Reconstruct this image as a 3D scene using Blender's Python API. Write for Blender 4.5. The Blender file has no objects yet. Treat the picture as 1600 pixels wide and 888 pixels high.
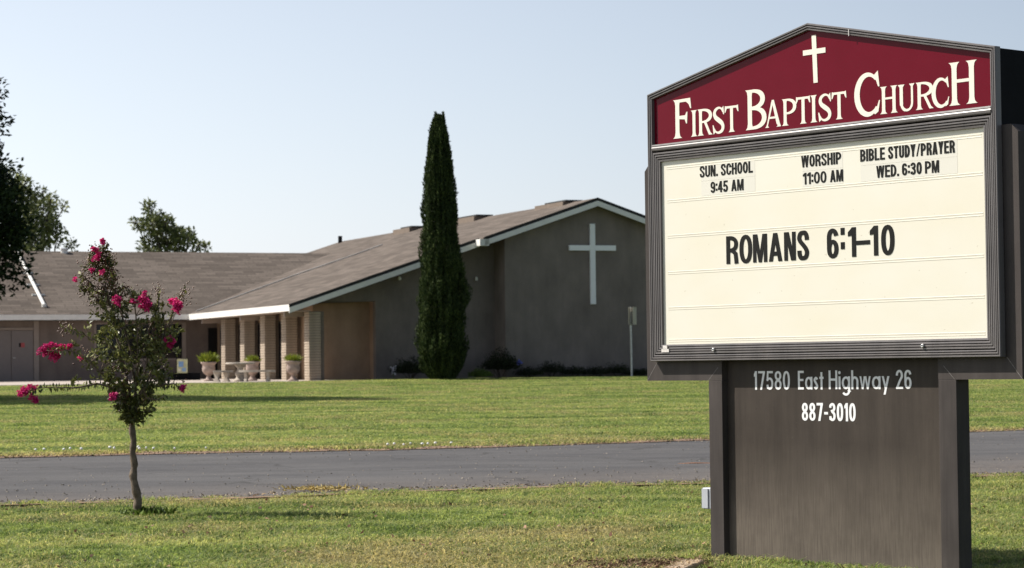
import bpy, math, random
import numpy as np
from mathutils import Vector, Matrix, noise

random.seed(7)
rng = np.random.default_rng(7)
S = bpy.context.scene
COL = S.collection
R = math.radians

# ------------------------------------------------------------------ camera
cd = bpy.data.cameras.new("camera")
cam = bpy.data.objects.new("camera", cd)
COL.objects.link(cam)
cd.lens = 85.0
cd.sensor_width = 36.0
cd.clip_start = 0.1
cd.clip_end = 8000
pitch, roll = 0.034130, 0.0115
cam.matrix_world = (Matrix.Translation((0, 0, 1.41)) @ Matrix.Rotation(math.pi / 2 + pitch, 4, 'X')
                    @ Matrix.Rotation(-roll, 4, 'Z'))
cd.dof.use_dof = True
cd.dof.focus_distance = 17.5
cd.dof.aperture_fstop = 6.3
S.camera = cam

# ------------------------------------------------------------------ light
SUN = Vector((-0.96 * math.cos(R(46)), 0.28 * math.cos(R(46)), math.sin(R(46)))).normalized()
W = bpy.data.worlds.new("World")
S.world = W
W.use_nodes = True
nt = W.node_tree
bg = nt.nodes["Background"]
sky = nt.nodes.new("ShaderNodeTexSky")
sky.sky_type = 'NISHITA'
sky.sun_disc = False
sky.sun_elevation = R(46)
sky.sun_rotation = math.atan2(SUN.x, SUN.y)
sky.altitude = 0
sky.air_density = 1.0
sky.dust_density = 1.4
sky.ozone_density = 1.0
bg.inputs[1].default_value = 0.103
SKY_N = 0.50
SKY_H = (2.1, 2.35, 3.1)
SKY_G = (8.2, 8.1, 8.0)
# hazy summer air: paler towards the horizon and towards the sun
tcn = nt.nodes.new("ShaderNodeTexCoord")
nrm = nt.nodes.new("ShaderNodeVectorMath"); nrm.operation = 'NORMALIZE'
nt.links.new(tcn.outputs['Generated'], nrm.inputs[0])
dt = nt.nodes.new("ShaderNodeVectorMath"); dt.operation = 'DOT_PRODUCT'
nt.links.new(nrm.outputs[0], dt.inputs[0])
dt.inputs[1].default_value = SUN


def wmath(op, a, b=None):
    nd = nt.nodes.new("ShaderNodeMath"); nd.operation = op
    for i, v in enumerate((a, b)):
        if v is None:
            continue
        if isinstance(v, (int, float)):
            nd.inputs[i].default_value = v
        else:
            nt.links.new(v, nd.inputs[i])
    return nd.outputs[0]


def wscale(col, fac):
    nd = nt.nodes.new("ShaderNodeVectorMath"); nd.operation = 'SCALE'
    if isinstance(col, tuple):
        nd.inputs[0].default_value = col
    else:
        nt.links.new(col, nd.inputs[0])
    if isinstance(fac, (int, float)):
        nd.inputs[3].default_value = fac
    else:
        nt.links.new(fac, nd.inputs[3])
    return nd.outputs[0]


def wadd(a, b):
    nd = nt.nodes.new("ShaderNodeVectorMath"); nd.operation = 'ADD'
    nt.links.new(a, nd.inputs[0]); nt.links.new(b, nd.inputs[1])
    return nd.outputs[0]


sz = nt.nodes.new("ShaderNodeSeparateXYZ")
nt.links.new(nrm.outputs[0], sz.inputs[0])
zz_ = wmath('MAXIMUM', sz.outputs[2], 0.0)
hz_ = wmath('EXPONENT', wmath('MULTIPLY', zz_, -5.0))
gl_ = wmath('MULTIPLY', wmath('MAXIMUM', dt.outputs['Value'], 0.0), wmath('EXPONENT', wmath('MULTIPLY', zz_, -2.6)))
tot_ = wadd(wadd(wscale(sky.outputs[0], SKY_N), wscale(SKY_H, hz_)), wscale(SKY_G, gl_))
nt.links.new(tot_, bg.inputs[0])
sl = bpy.data.lights.new("sun", 'SUN')
sl.energy = 5.0
sl.angle = R(0.53)
sl.color = (1.0, 0.945, 0.86)
so = bpy.data.objects.new("sun", sl)
so.rotation_euler = SUN.to_track_quat('Z', 'Y').to_euler()
COL.objects.link(so)
S.view_settings.view_transform = 'Standard'
S.view_settings.look = 'None'
S.view_settings.exposure = 0.5
S.view_settings.gamma = 1.0
S.cycles.max_bounces = 6
S.cycles.transparent_max_bounces = 4


# ------------------------------------------------------------------ helpers
def col3(c):
    return (c[0], c[1], c[2], 1.0)


class NT:
    def __init__(self, name):
        self.m = bpy.data.materials.new(name)
        self.m.use_nodes = True
        self.t = self.m.node_tree
        self.b = self.t.nodes["Principled BSDF"]

    def n(self, typ, **kw):
        nd = self.t.nodes.new(typ)
        for k, v in kw.items():
            if k.startswith('i_'):
                key = k[2:]
                key = int(key) if key.isdigit() else key.replace('_', ' ')
                nd.inputs[key].default_value = v
            else:
                setattr(nd, k, v)
        return nd

    def l(self, a, b):
        self.t.links.new(a, b)

    def coord(self, kind='pos'):
        if kind == 'pos':
            return self.n("ShaderNodeNewGeometry").outputs['Position']
        return self.n("ShaderNodeTexCoord").outputs['Object']

    def mapped(self, src, scale=(1, 1, 1)):
        mp = self.n("ShaderNodeMapping")
        mp.inputs['Scale'].default_value = scale
        self.l(src, mp.inputs['Vector'])
        return mp.outputs[0]

    def noise(self, src, scale, detail=4, rough=0.55):
        nd = self.n("ShaderNodeTexNoise")
        nd.inputs['Scale'].default_value = scale
        nd.inputs['Detail'].default_value = detail
        nd.inputs['Roughness'].default_value = rough
        self.l(src, nd.inputs['Vector'])
        return nd.outputs['Fac']

    def ramp(self, fac, stops):
        nd = self.n("ShaderNodeValToRGB")
        cr = nd.color_ramp
        while len(cr.elements) < len(stops):
            cr.elements.new(0.5)
        for e, (p, c) in zip(cr.elements, stops):
            e.position = p
            e.color = col3(c) if len(c) == 3 else c
        self.l(fac, nd.inputs[0])
        return nd.outputs[0]

    def mix(self, fac, a, b, mode='MIX'):
        nd = self.n("ShaderNodeMix", data_type='RGBA', blend_type=mode)
        for sock, v in ((nd.inputs[0], fac), (nd.inputs[6], a), (nd.inputs[7], b)):
            if isinstance(v, (int, float)):
                sock.default_value = v
            elif isinstance(v, tuple):
                sock.default_value = col3(v)
            else:
                self.l(v, sock)
        return nd.outputs[2]

    def math(self, op, a, b=None, c=None):
        nd = self.n("ShaderNodeMath", operation=op)
        for i, v in enumerate((a, b, c)):
            if v is None:
                continue
            if isinstance(v, (int, float)):
                nd.inputs[i].default_value = v
            else:
                self.l(v, nd.inputs[i])
        return nd.outputs[0]

    def color(self, c):
        if isinstance(c, tuple):
            self.b.inputs['Base Color'].default_value = col3(c)
        else:
            self.l(c, self.b.inputs['Base Color'])

    def set(self, rough=None, metal=None, spec=None):
        if rough is not None:
            if isinstance(rough, (int, float)):
                self.b.inputs['Roughness'].default_value = rough
            else:
                self.l(rough, self.b.inputs['Roughness'])
        if metal is not None:
            self.b.inputs['Metallic'].default_value = metal
        if spec is not None:
            self.b.inputs['Specular IOR Level'].default_value = spec

    def bump(self, h, strength=0.3, dist=0.01):
        nd = self.n("ShaderNodeBump")
        nd.inputs['Strength'].default_value = strength
        nd.inputs['Distance'].default_value = dist
        self.l(h, nd.inputs['Height'])
        self.l(nd.outputs[0], self.b.inputs['Normal'])


def simple(name, c, var=0.15, scale=6, rough=0.7, bump=0.0, kind='obj', metal=0, spec=0.5, dist=0.01, tint=None):
    m = NT(name)
    src = m.coord(kind)
    f = m.noise(src, scale, 5, 0.6)
    lo = tuple(max(0, v * (1 - var)) for v in c)
    hi = tuple(min(1, v * (1 + var)) for v in c)
    if tint:
        hi = tint
    m.color(m.ramp(f, [(0.3, lo), (0.7, hi)]))
    m.set(rough, metal, spec)
    if bump:
        m.bump(m.noise(src, scale * 8, 4, 0.6), bump, dist)
    return m.m


class MB:
    """collects shapes into one mesh"""
    def __init__(self):
        self.v = []
        self.f = []
        self.mi = []

    def add(self, vs, fs, mi=0):
        o = len(self.v)
        self.v += [tuple(p) for p in vs]
        self.f += [tuple(i + o for i in f) for f in fs]
        self.mi += [mi] * len(fs)

    def box(self, a, b, mi=0, M=None):
        (x0, y0, z0), (x1, y1, z1) = a, b
        vs = [Vector(p) for p in ((x0, y0, z0), (x1, y0, z0), (x1, y1, z0), (x0, y1, z0),
                                  (x0, y0, z1), (x1, y0, z1), (x1, y1, z1), (x0, y1, z1))]
        if M:
            vs = [M @ p for p in vs]
        self.add(vs, [(0, 3, 2, 1), (4, 5, 6, 7), (0, 1, 5, 4), (1, 2, 6, 5), (2, 3, 7, 6), (3, 0, 4, 7)], mi)

    def bbox(self, a, b, c=0.01, mi=0):
        """box with chamfered vertical and top edges"""
        (x0, y0, z0), (x1, y1, z1) = a, b
        def ring(z, i):
            x0_, y0_, x1_, y1_ = x0 + i, y0 + i, x1 - i, y1 - i
            k = c
            return [(x0_ + k, y0_, z), (x1_ - k, y0_, z), (x1_, y0_ + k, z), (x1_, y1_ - k, z),
                    (x1_ - k, y1_, z), (x0_ + k, y1_, z), (x0_, y1_ - k, z), (x0_, y0_ + k, z)]
        rs = [ring(z0, c), ring(z0 + c, 0), ring(z1 - c, 0), ring(z1, c)]
        vs = sum(rs, [])
        fs = []
        for r in range(3):
            for i in range(8):
                j = (i + 1) % 8
                fs.append((r * 8 + i, r * 8 + j, r * 8 + 8 + j, r * 8 + 8 + i))
        fs.append(tuple(range(7, -1, -1)))
        fs.append(tuple(range(24, 32)))
        self.add(vs, fs, mi)

    def prism(self, pts, y0, y1, mi=0):
        """polygon in x,z extruded along y"""
        n = len(pts)
        vs = [(x, y0, z) for x, z in pts] + [(x, y1, z) for x, z in pts]
        fs = [tuple(range(n)), tuple(range(2 * n - 1, n - 1, -1))]
        for i in range(n):
            j = (i + 1) % n
            fs.append((j, i, n + i, n + j))
        self.add(vs, fs, mi)

    def slab(self, pts, th, mi=0):
        """3d polygon pts (top), extruded down by th"""
        n = len(pts)
        vs = [tuple(p) for p in pts] + [(p[0], p[1], p[2] - th) for p in pts]
        fs = [tuple(range(n)), tuple(range(2 * n - 1, n - 1, -1))]
        for i in range(n):
            j = (i + 1) % n
            fs.append((j, i, n + i, n + j))
        self.add(vs, fs, mi)

    def tube(self, pts, rad, n=8, mi=0, cap=True):
        pts = [Vector(p) for p in pts]
        if not isinstance(rad, (list, tuple)):
            rad = [rad] * len(pts)
        rings = []
        for i, p in enumerate(pts):
            d = (pts[min(i + 1, len(pts) - 1)] - pts[max(i - 1, 0)]).normalized()
            u = d.cross(Vector((0, 1, 0.13))).normalized()
            w = d.cross(u)
            rings.append([p + (u * math.cos(2 * math.pi * k / n) + w * math.sin(2 * math.pi * k / n)) * rad[i] for k in range(n)])
        vs = sum(rings, [])
        fs = []
        for r in range(len(pts) - 1):
            for k in range(n):
                q = (k + 1) % n
                fs.append((r * n + k, r * n + q, r * n + n + q, r * n + n + k))
        if cap:
            fs.append(tuple(range(n - 1, -1, -1)))
            fs.append(tuple((len(pts) - 1) * n + k for k in range(n)))
        self.add(vs, fs, mi)

    def lathe(self, prof, c=(0, 0, 0), n=20, mi=0):
        vs = []
        for r, z in prof:
            for k in range(n):
                a = 2 * math.pi * k / n
                vs.append((c[0] + r * math.cos(a), c[1] + r * math.sin(a), c[2] + z))
        fs = []
        for i in range(len(prof) - 1):
            for k in range(n):
                q = (k + 1) % n
                fs.append((i * n + k, i * n + q, i * n + n + q, i * n + n + k))
        fs.append(tuple(range(n - 1, -1, -1)))
        fs.append(tuple((len(prof) - 1) * n + k for k in range(n)))
        self.add(vs, fs, mi)

    def build(self, name, mats, parent=None, smooth=False):
        me = bpy.data.meshes.new(name)
        me.from_pydata(self.v, [], self.f)
        if not isinstance(mats, (list, tuple)):
            mats = [mats]
        for m in mats:
            me.materials.append(m)
        if len(mats) > 1:
            me.polygons.foreach_set('material_index', self.mi)
        if smooth:
            me.polygons.foreach_set('use_smooth', [True] * len(me.polygons))
        me.update()
        o = bpy.data.objects.new(name, me)
        COL.objects.link(o)
        if parent:
            o.parent = parent
        return o


def tag(o, label, cat=None, group=None, kind=None):
    if label:
        o['label'] = label
    if cat:
        o['category'] = cat
    if group:
        o['group'] = group
    if kind:
        o['kind'] = kind
    return o


def thing(name, label, cat, loc=(0, 0, 0), rz=0, group=None):
    o = bpy.data.objects.new(name, None)
    o.empty_display_size = 0.2
    COL.objects.link(o)
    o.location = loc
    o.rotation_euler = (0, 0, rz)
    return tag(o, label, cat, group)


def quads_mesh(name, V, mats, parent=None, nper=4, smooth=False, faces=None, mi=None, cols=None):
    """V: (N, nper, 3) array of independent polygons"""
    N = V.shape[0]
    me = bpy.data.meshes.new(name)
    me.vertices.add(N * nper)
    me.vertices.foreach_set('co', V.reshape(-1).astype(np.float32))
    me.loops.add(N * nper)
    me.loops.foreach_set('vertex_index', np.arange(N * nper, dtype=np.int32))
    me.polygons.add(N)
    me.polygons.foreach_set('loop_start', np.arange(0, N * nper, nper, dtype=np.int32))
    me.polygons.foreach_set('loop_total', np.full(N, nper, dtype=np.int32))
    if cols is not None:
        at = me.attributes.new('rnd', 'FLOAT', 'POINT')
        at.data.foreach_set('value', np.repeat(cols, nper).astype(np.float32))
    if not isinstance(mats, (list, tuple)):
        mats = [mats]
    for m in mats:
        me.materials.append(m)
    if mi is not None:
        me.polygons.foreach_set('material_index', mi.astype(np.int32))
    me.update(calc_edges=True)
    me.validate()
    o = bpy.data.objects.new(name, me)
    COL.objects.link(o)
    if parent:
        o.parent = parent
    return o


def unit(a):
    return a / (np.linalg.norm(a, axis=-1, keepdims=True) + 1e-9)


def leaf_quads(P, D, size, aspect=0.5, fold=0.15, droop=0.0):
    """diamond shaped leaves at P pointing along D"""
    N = len(P)
    D = unit(D + rng.normal(0, 0.25, (N, 3)))
    s = np.broadcast_to(np.asarray(size), (N,)).reshape(-1, 1) * rng.uniform(0.7, 1.25, (N, 1))
    U = unit(np.cross(D, rng.normal(0, 1, (N, 3))))
    Nn = np.cross(D, U)
    a = P
    b = P + D * s * 0.45 + U * s * aspect * 0.5 + Nn * s * fold
    c = P + D * s + Nn * s * droop
    d = P + D * s * 0.45 - U * s * aspect * 0.5 + Nn * s * fold
    return np.stack([a, b, c, d], 1)


# ------------------------------------------------------------------ terrain
def zg(y):
    if y < 25:
        return 0.0
    if y < 91:
        t = y - 26
        if y < 28:
            return 0.0143 * (y - 25) ** 2 / 6 * 1.0 * (2 / 3) if y < 27 else 0.0143 * t
        return 0.0143 * t
    return 0.93


def zgv(y):
    return np.where(y < 26, 0.0, np.where(y < 91, 0.0143 * (y - 26), 0.93))


NEAR = [(-60, 8.0), (-30, 15.5), (-15, 21.6), (-5.41, 25.47), (-4.01, 25.85), (-2.61, 26.45), (-1.18, 27.1), (0.41, 27.55), (2.18, 27.9),
        (5.37, 28.6), (8, 29.2), (16, 31), (60, 42)]
FAR = [(-60, 18.0), (-30, 27.6), (-15, 33.0), (-7.54, 35.52), (-5.62, 36.1), (-4.44, 36.3), (-1.96, 36.6), (-0.62, 37.0), (3.03, 38.6),
       (7.64, 40.6), (12, 42.5), (60, 62)]


def yn(x):
    return np.interp(x, [p[0] for p in NEAR], [p[1] for p in NEAR])


def yf(x):
    return np.interp(x, [p[0] for p in FAR], [p[1] for p in FAR])


# ------------------------------------------------------------------ materials
def grass_colors(m, bright=1.0):
    """shared turf colouring by place: greens, dry straw patches, mown bands"""
    pos = m.coord('pos')
    big = m.noise(m.mapped(pos, (1, 0.7, 0)), 0.55, 3, 0.5)
    med = m.noise(m.mapped(pos, (1, 0.8, 0)), 2.6, 4, 0.6)
    band = m.noise(m.mapped(pos, (0.12, 1.0, 0)), 0.8, 3, 0.5)
    at = m.n("ShaderNodeAttribute", attribute_name='rnd')
    rnd = at.outputs['Fac']
    med = m.math('ADD', m.math('MULTIPLY', med, 0.48), m.math('MULTIPLY', band, 0.54))
    med = m.math('ADD', med, m.math('MULTIPLY', m.math('SUBTRACT', rnd, 0.5), 0.16))
    fine = m.noise(pos, 38.0, 3, 0.7)
    g = m.ramp(med, [(0.34, (0.062, 0.11, 0.028)), (0.5, (0.185, 0.25, 0.078)), (0.66, (0.35, 0.38, 0.15))])
    dry = m.ramp(fine, [(0.35, (0.25, 0.215, 0.11)), (0.65, (0.44, 0.38, 0.22))])
    sep = m.n("ShaderNodeSeparateXYZ")
    m.l(pos, sep.inputs[0])
    x, y = sep.outputs[0], sep.outputs[1]
    # dry tract in the nearest lawn around x=0, y=19 (wear with a shape of its own)
    dx = m.math('MULTIPLY', m.math('ADD', x, 0.25), 0.42)
    dy = m.math('MULTIPLY', m.math('SUBTRACT', y, 18.2), 0.26)
    d2 = m.math('ADD', m.math('MULTIPLY', dx, dx), m.math('MULTIPLY', dy, dy))
    tract = m.math('SUBTRACT', 1.0, d2)
    tract = m.math('MAXIMUM', tract, 0.0)
    # dry fringe along the drive's far edge
    lin = m.math('SUBTRACT', y, m.math('ADD', m.math('MULTIPLY', x, 0.33), 38.15))
    fr = m.math('SUBTRACT', 1.0, m.math('MULTIPLY', m.math('ABSOLUTE', lin), 0.55))
    fr = m.math('MAXIMUM', fr, 0.0)
    lin2 = m.math('SUBTRACT', y, m.math('ADD', m.math('MULTIPLY', x, 0.42), 26.9))
    fr2 = m.math('MAXIMUM', m.math('SUBTRACT', 1.0, m.math('MULTIPLY', m.math('ABSOLUTE', lin2), 1.4)), 0.0)
    tot = m.math('ADD', m.math('MULTIPLY', tract, 0.55), m.math('MULTIPLY', fr, 0.75))
    tot = m.math('ADD', tot, m.math('MULTIPLY', fr2, 0.45))
    tot = m.math('ADD', tot, m.math('MULTIPLY', m.math('SUBTRACT', big, 0.5), 3.2))
    tot = m.math('ADD', tot, m.math('MULTIPLY', m.math('SUBTRACT', fine, 0.5), 1.6))
    tot = m.math('ADD', tot, m.math('MULTIPLY', m.math('SUBTRACT', rnd, 0.5), 1.1))
    fac = m.ramp(tot, [(0.05, (0, 0, 0)), (0.85, (0.85, 0.85, 0.85))])
    c = m.mix(fac, g, dry)
    return c, fine, pos


m_blade = NT("grass_blade")
c, fine, pos = grass_colors(m_blade)
fv = m_blade.ramp(fine, [(0.32, (0.5, 0.52, 0.5)), (0.68, (1.5, 1.48, 1.35))])
c = m_blade.mix(1.0, c, fv, 'MULTIPLY')
m_blade.color(c)
m_blade.set(0.55, 0, 0.35)
BLADE = m_blade.m
tr = m_blade.n("ShaderNodeBsdfTranslucent")
m_blade.l(m_blade.mix(1.0, c, (1.7, 1.6, 1.3), 'MULTIPLY'), tr.inputs[0])
mx = m_blade.n("ShaderNodeMixShader")
mx.inputs[0].default_value = 0.48
m_blade.l(m_blade.b.outputs[0], mx.inputs[1])
m_blade.l(tr.outputs[0], mx.inputs[2])
m_blade.l(mx.outputs[0], m_blade.t.nodes['Material Output'].inputs[0])

m_soil = NT("turf_soil")
pos = m_soil.coord('pos')
f = m_soil.noise(pos, 7, 5, 0.65)
f2 = m_soil.noise(pos, 60, 3, 0.7)
c = m_soil.mix(m_soil.ramp(f, [(0.4, (0, 0, 0)), (0.6, (1, 1, 1))]), (0.045, 0.055, 0.02), (0.09, 0.07, 0.04))
ssep = m_soil.n("ShaderNodeSeparateXYZ")
m_soil.l(pos, ssep.inputs[0])
outer = m_soil.math('MAXIMUM', m_soil.math('GREATER_THAN', ssep.outputs[1], 37.0), m_soil.math('GREATER_THAN', m_soil.math('ABSOLUTE', ssep.outputs[0]), 13.0))
c = m_soil.mix(outer, c, m_soil.ramp(m_soil.noise(pos, 1.3, 4), [(0.35, (0.09, 0.125, 0.04)), (0.65, (0.16, 0.19, 0.07))]))
m_soil.color(m_soil.mix(1.0, c, m_soil.ramp(f2, [(0.3, (0.6, 0.6, 0.6)), (0.7, (1.3, 1.3, 1.3))]), 'MULTIPLY'))
m_soil.set(0.95, 0, 0.1)
m_soil.bump(f2, 0.6, 0.02)
SOIL = m_soil.m

m_road = NT("asphalt")
pos = m_road.coord('pos')
ag = m_road.noise(pos, 55, 3, 0.8)
pt = m_road.noise(m_road.mapped(pos, (0.35, 1.2, 1)), 0.9, 4, 0.6)
sp = m_road.noise(pos, 9, 6, 0.75)
c = m_road.ramp(pt, [(0.3, (0.058, 0.056, 0.058)), (0.7, (0.098, 0.094, 0.093))])
scr = m_road.noise(m_road.mapped(pos, (0.8, 6, 1)), 1.6, 4, 0.7)
c = m_road.mix(m_road.ramp(scr, [(0.60, (0, 0, 0)), (0.68, (0.45, 0.45, 0.45))]), c, (0.17, 0.155, 0.14))
sep = m_road.n("ShaderNodeSeparateXYZ")
m_road.l(pos, sep.inputs[0])
near = m_road.math('SUBTRACT', sep.outputs[1], m_road.math('MULTIPLY', sep.outputs[0], 0.42))
dust = m_road.math('MAXIMUM', m_road.math('SUBTRACT', 1.0, m_road.math('MULTIPLY', m_road.math('ABSOLUTE', m_road.math('SUBTRACT', near, 27.4)), 0.34)), 0.0)
dust = m_road.math('MULTIPLY', dust, m_road.ramp(sp, [(0.35, (0.25, 0.25, 0.25)), (0.6, (1, 1, 1))]))
c = m_road.mix(m_road.math('MULTIPLY', dust, 0.7), c, (0.15, 0.125, 0.105))
c = m_road.mix(1.0, c, m_road.ramp(ag, [(0.25, (0.6, 0.6, 0.6)), (0.75, (1.45, 1.45, 1.45))]), 'MULTIPLY')
c = m_road.mix(m_road.ramp(m_road.noise(pos, 14, 2, 0.5), [(0.70, (0, 0, 0)), (0.74, (1, 1, 1))]), c, (0.02, 0.018, 0.016))
vor = m_road.n("ShaderNodeTexVoronoi", feature='DISTANCE_TO_EDGE')
vor.inputs['Scale'].default_value = 0.45
wv = m_road.n("ShaderNodeVectorMath", operation='ADD')
nz = m_road.n("ShaderNodeTexNoise")
nz.inputs['Scale'].default_value = 1.5
nz.inputs['Detail'].default_value = 5
m_road.l(pos, nz.inputs['Vector'])
m_road.l(pos, wv.inputs[0])
m_road.l(nz.outputs['Color'], wv.inputs[1])
m_road.l(wv.outputs[0], vor.inputs['Vector'])
crk = m_road.ramp(vor.outputs['Distance'], [(0.0, (0.8, 0.8, 0.8)), (0.022, (0, 0, 0))])
crk = m_road.math('MULTIPLY', crk, m_road.ramp(m_road.noise(pos, 0.6, 3), [(0.45, (0, 0, 0)), (0.6, (1, 1, 1))]))
c = m_road.mix(crk, c, (0.03, 0.028, 0.026))
m_road.color(c)
m_road.set(0.85, 0, 0.25)
m_road.bump(ag, 0.5, 0.008)
ROAD = m_road.m

CONCRETE = simple("patio_concrete", (0.42, 0.36, 0.31), 0.12, 1.5, 0.85, 0.3)
DIRT = simple("edge_dirt", (0.22, 0.14, 0.095), 0.45, 5, 0.95, 0.8, 'pos', dist=0.03)
DIRT2 = None
MULCH = simple("mulch", (0.13, 0.08, 0.055), 0.6, 22, 0.95, 0.9, 'pos', dist=0.03)


def stucco(name, c, warm=None):
    m = NT(name)
    src = m.coord('obj')
    f = m.noise(m.mapped(src, (1, 1, 0.6)), 1.1, 5, 0.6)
    fine = m.noise(src, 28, 4, 0.7)
    st = m.noise(m.mapped(src, (6, 6, 0.35)), 0.8, 3, 0.6)
    a = tuple(v * 0.8 for v in c)
    b = tuple(v * 1.16 for v in c)
    cc = m.ramp(f, [(0.3, a), (0.7, b)])
    cc = m.mix(1.0, cc, m.ramp(st, [(0.35, (0.97, 0.97, 0.97)), (0.65, (1.03, 1.03, 1.03))]), 'MULTIPLY')
    cc = m.mix(1.0, cc, m.ramp(fine, [(0.3, (0.9, 0.9, 0.9)), (0.7, (1.1, 1.1, 1.1))]), 'MULTIPLY')
    m.color(cc)
    m.set(0.92, 0, 0.15)
    m.bump(fine, 0.5, 0.01)
    return m.m


STUCCO = stucco("taupe_stucco", (0.215, 0.182, 0.160))
STUCCO_BROWN = stucco("brown_stucco", (0.36, 0.245, 0.165))
STUCCO_WING = stucco("wing_stucco", (0.21, 0.165, 0.14))
WHITE = simple("white_trim_paint", (0.78, 0.76, 0.72), 0.06, 3, 0.5, 0.1)
CROSSW = simple("cross_paint", (0.9, 0.9, 0.9), 0.03, 3, 0.5)
DOORP = simple("door_paint", (0.2, 0.165, 0.15), 0.06, 3, 0.55, 0.1)
JAMB = simple("jamb_paint", (0.3, 0.24, 0.2), 0.06, 3, 0.6, 0.1)
m = NT("dark_glass")
m.color(m.ramp(m.noise(m.coord('obj'), 1.2, 2), [(0.3, (0.006, 0.007, 0.009)), (0.7, (0.014, 0.014, 0.017))]))
m.set(0.12, 0, 0.3)
GLASS = m.m
BLOCK = simple("slump_block", (0.37, 0.30, 0.23), 0.2, 4, 0.9, 0.6)
MORTAR = simple("block_mortar", (0.20, 0.162, 0.13), 0.15, 8, 0.95, 0.5)

m = NT("roof_shingle")
src = m.coord('obj')
f = m.noise(m.mapped(src, (1, 1, 1)), 0.35, 4, 0.6)
br = m.n("ShaderNodeTexBrick")
br.inputs['Color1'].default_value = (0.74, 0.74, 0.74, 1)
br.inputs['Color2'].default_value = (1.2, 1.2, 1.2, 1)
br.inputs['Mortar'].default_value = (0.66, 0.66, 0.66, 1)
br.inputs['Scale'].default_value = 1.0
br.inputs['Mortar Size'].default_value = 0.02
br.inputs['Brick Width'].default_value = 0.95
br.inputs['Row Height'].default_value = 0.30
uvn = m.n("ShaderNodeUVMap")
m.l(uvn.outputs[0], br.inputs['Vector'])
fine = m.noise(src, 9, 5, 0.8)
c = m.ramp(f, [(0.3, (0.120, 0.099, 0.084)), (0.7, (0.150, 0.125, 0.107))])
c = m.mix(1.0, c, br.outputs[0], 'MULTIPLY')
c = m.mix(1.0, c, m.ramp(fine, [(0.3, (0.78, 0.78, 0.78)), (0.7, (1.2, 1.2, 1.2))]), 'MULTIPLY')
m.color(c)
m.set(0.95, 0, 0.1)
m.bump(br.outputs[0], 0.5, 0.02)
SHINGLE = m.m
ROOFEDGE = simple("dark_roof_edge", (0.02, 0.02, 0.02), 0.3, 4, 0.8)


def bronze(name, c, streak=0.25, rough=0.42, kind='obj', spec=0.08):
    """weathered dark bronze sheet metal with run marks and dust"""
    m = NT(name)
    src = m.coord(kind)
    st = m.noise(m.mapped(src, (1, 1, 0.05)), 26, 4, 0.65)
    st2 = m.noise(m.mapped(src, (1, 1, 0.12)), 7, 4, 0.6)
    sp = m.noise(src, 130, 3, 0.8)
    cl = m.noise(src, 2.2, 4, 0.6)
    a = tuple(v * (1 - streak) for v in c)
    b = tuple(v * (1 + streak) for v in c)
    cc = m.ramp(st, [(0.3, a), (0.72, b)])
    cc = m.mix(1.0, cc, m.ramp(st2, [(0.3, (0.82, 0.82, 0.82)), (0.7, (1.16, 1.15, 1.13))]), 'MULTIPLY')
    cc = m.mix(1.0, cc, m.ramp(cl, [(0.3, (0.88, 0.88, 0.88)), (0.7, (1.12, 1.12, 1.12))]), 'MULTIPLY')
    dots = m.ramp(sp, [(0.66, (0, 0, 0)), (0.74, (0.55, 0.55, 0.55))])
    cc = m.mix(dots, cc, tuple(min(1, v * 2.6) for v in c))
    dk = m.ramp(m.noise(src, 75, 2, 0.6), [(0.70, (0, 0, 0)), (0.76, (0.7, 0.7, 0.7))])
    cc = m.mix(dk, cc, tuple(v * 0.35 for v in c))
    m.color(cc)
    m.set(m.math('ADD', m.math('MULTIPLY', st2, 0.25), rough - 0.1), 0, spec)
    m.bump(sp, 0.12, 0.002)
    return m


def bronze_low_dust(name, c):
    """the same metal with splashed soil low down"""
    m = bronze(name, c, 0.08, 0.5)
    src = m.coord('obj')
    sep = m.n("ShaderNodeSeparateXYZ")
    m.l(src, sep.inputs[0])
    h = m.math('SUBTRACT', 0.85, sep.outputs[2])
    h = m.math('MAXIMUM', m.math('MULTIPLY', h, 1.1), 0.0)
    st = m.noise(m.mapped(src, (1, 1, 0.05)), 85, 3, 0.6)
    cl2 = m.noise(src, 3.0, 4, 0.6)
    fac = m.math('MULTIPLY', h, m.ramp(st, [(0.3, (0.5, 0.5, 0.5)), (0.62, (1, 1, 1))]))
    fac = m.math('MULTIPLY', fac, m.ramp(cl2, [(0.3, (0.5, 0.5, 0.5)), (0.7, (1.0, 1.0, 1.0))]))
    fac = m.math('MINIMUM', fac, 0.6)
    old = m.b.inputs['Base Color'].links[0].from_socket
    m.color(m.mix(fac, old, (0.20, 0.17, 0.138)))
    return m.m


BRONZE = bronze("bronze_cladding", (0.070, 0.061, 0.058), 0.08, 0.5).m
BRONZE_POST = bronze("bronze_post", (0.070, 0.061, 0.058), 0.12, 0.5).m
BRONZE_PANEL = bronze_low_dust("bronze_pedestal_panel", (0.060, 0.050, 0.043))
MOULD = bronze("grey_moulding", (0.15, 0.138, 0.137), 0.06, 0.32, spec=0.5).m
BLACKM = simple("black_metal", (0.010, 0.010, 0.012), 0.2, 5, 0.6, spec=0.06)
m = NT("maroon_panel")
m.color(m.ramp(m.noise(m.coord('obj'), 3, 3), [(0.3, (0.125, 0.003, 0.012)), (0.7, (0.14, 0.004, 0.015))]))
m.set(0.12, 0, 0.09)
MAROON = m.m
LETTER_CREAM = simple("cream_lettering", (0.86, 0.80, 0.68), 0.03, 20, 0.5)
LETTER_WHITE = simple("white_lettering", (0.85, 0.85, 0.85), 0.04, 20, 0.5)
LETTER_BLACK = simple("black_zip_letter", (0.013, 0.0125, 0.011), 0.25, 12, 0.45, spec=0.15)
m = NT("ivory_acrylic")
src = m.coord('obj')
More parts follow.
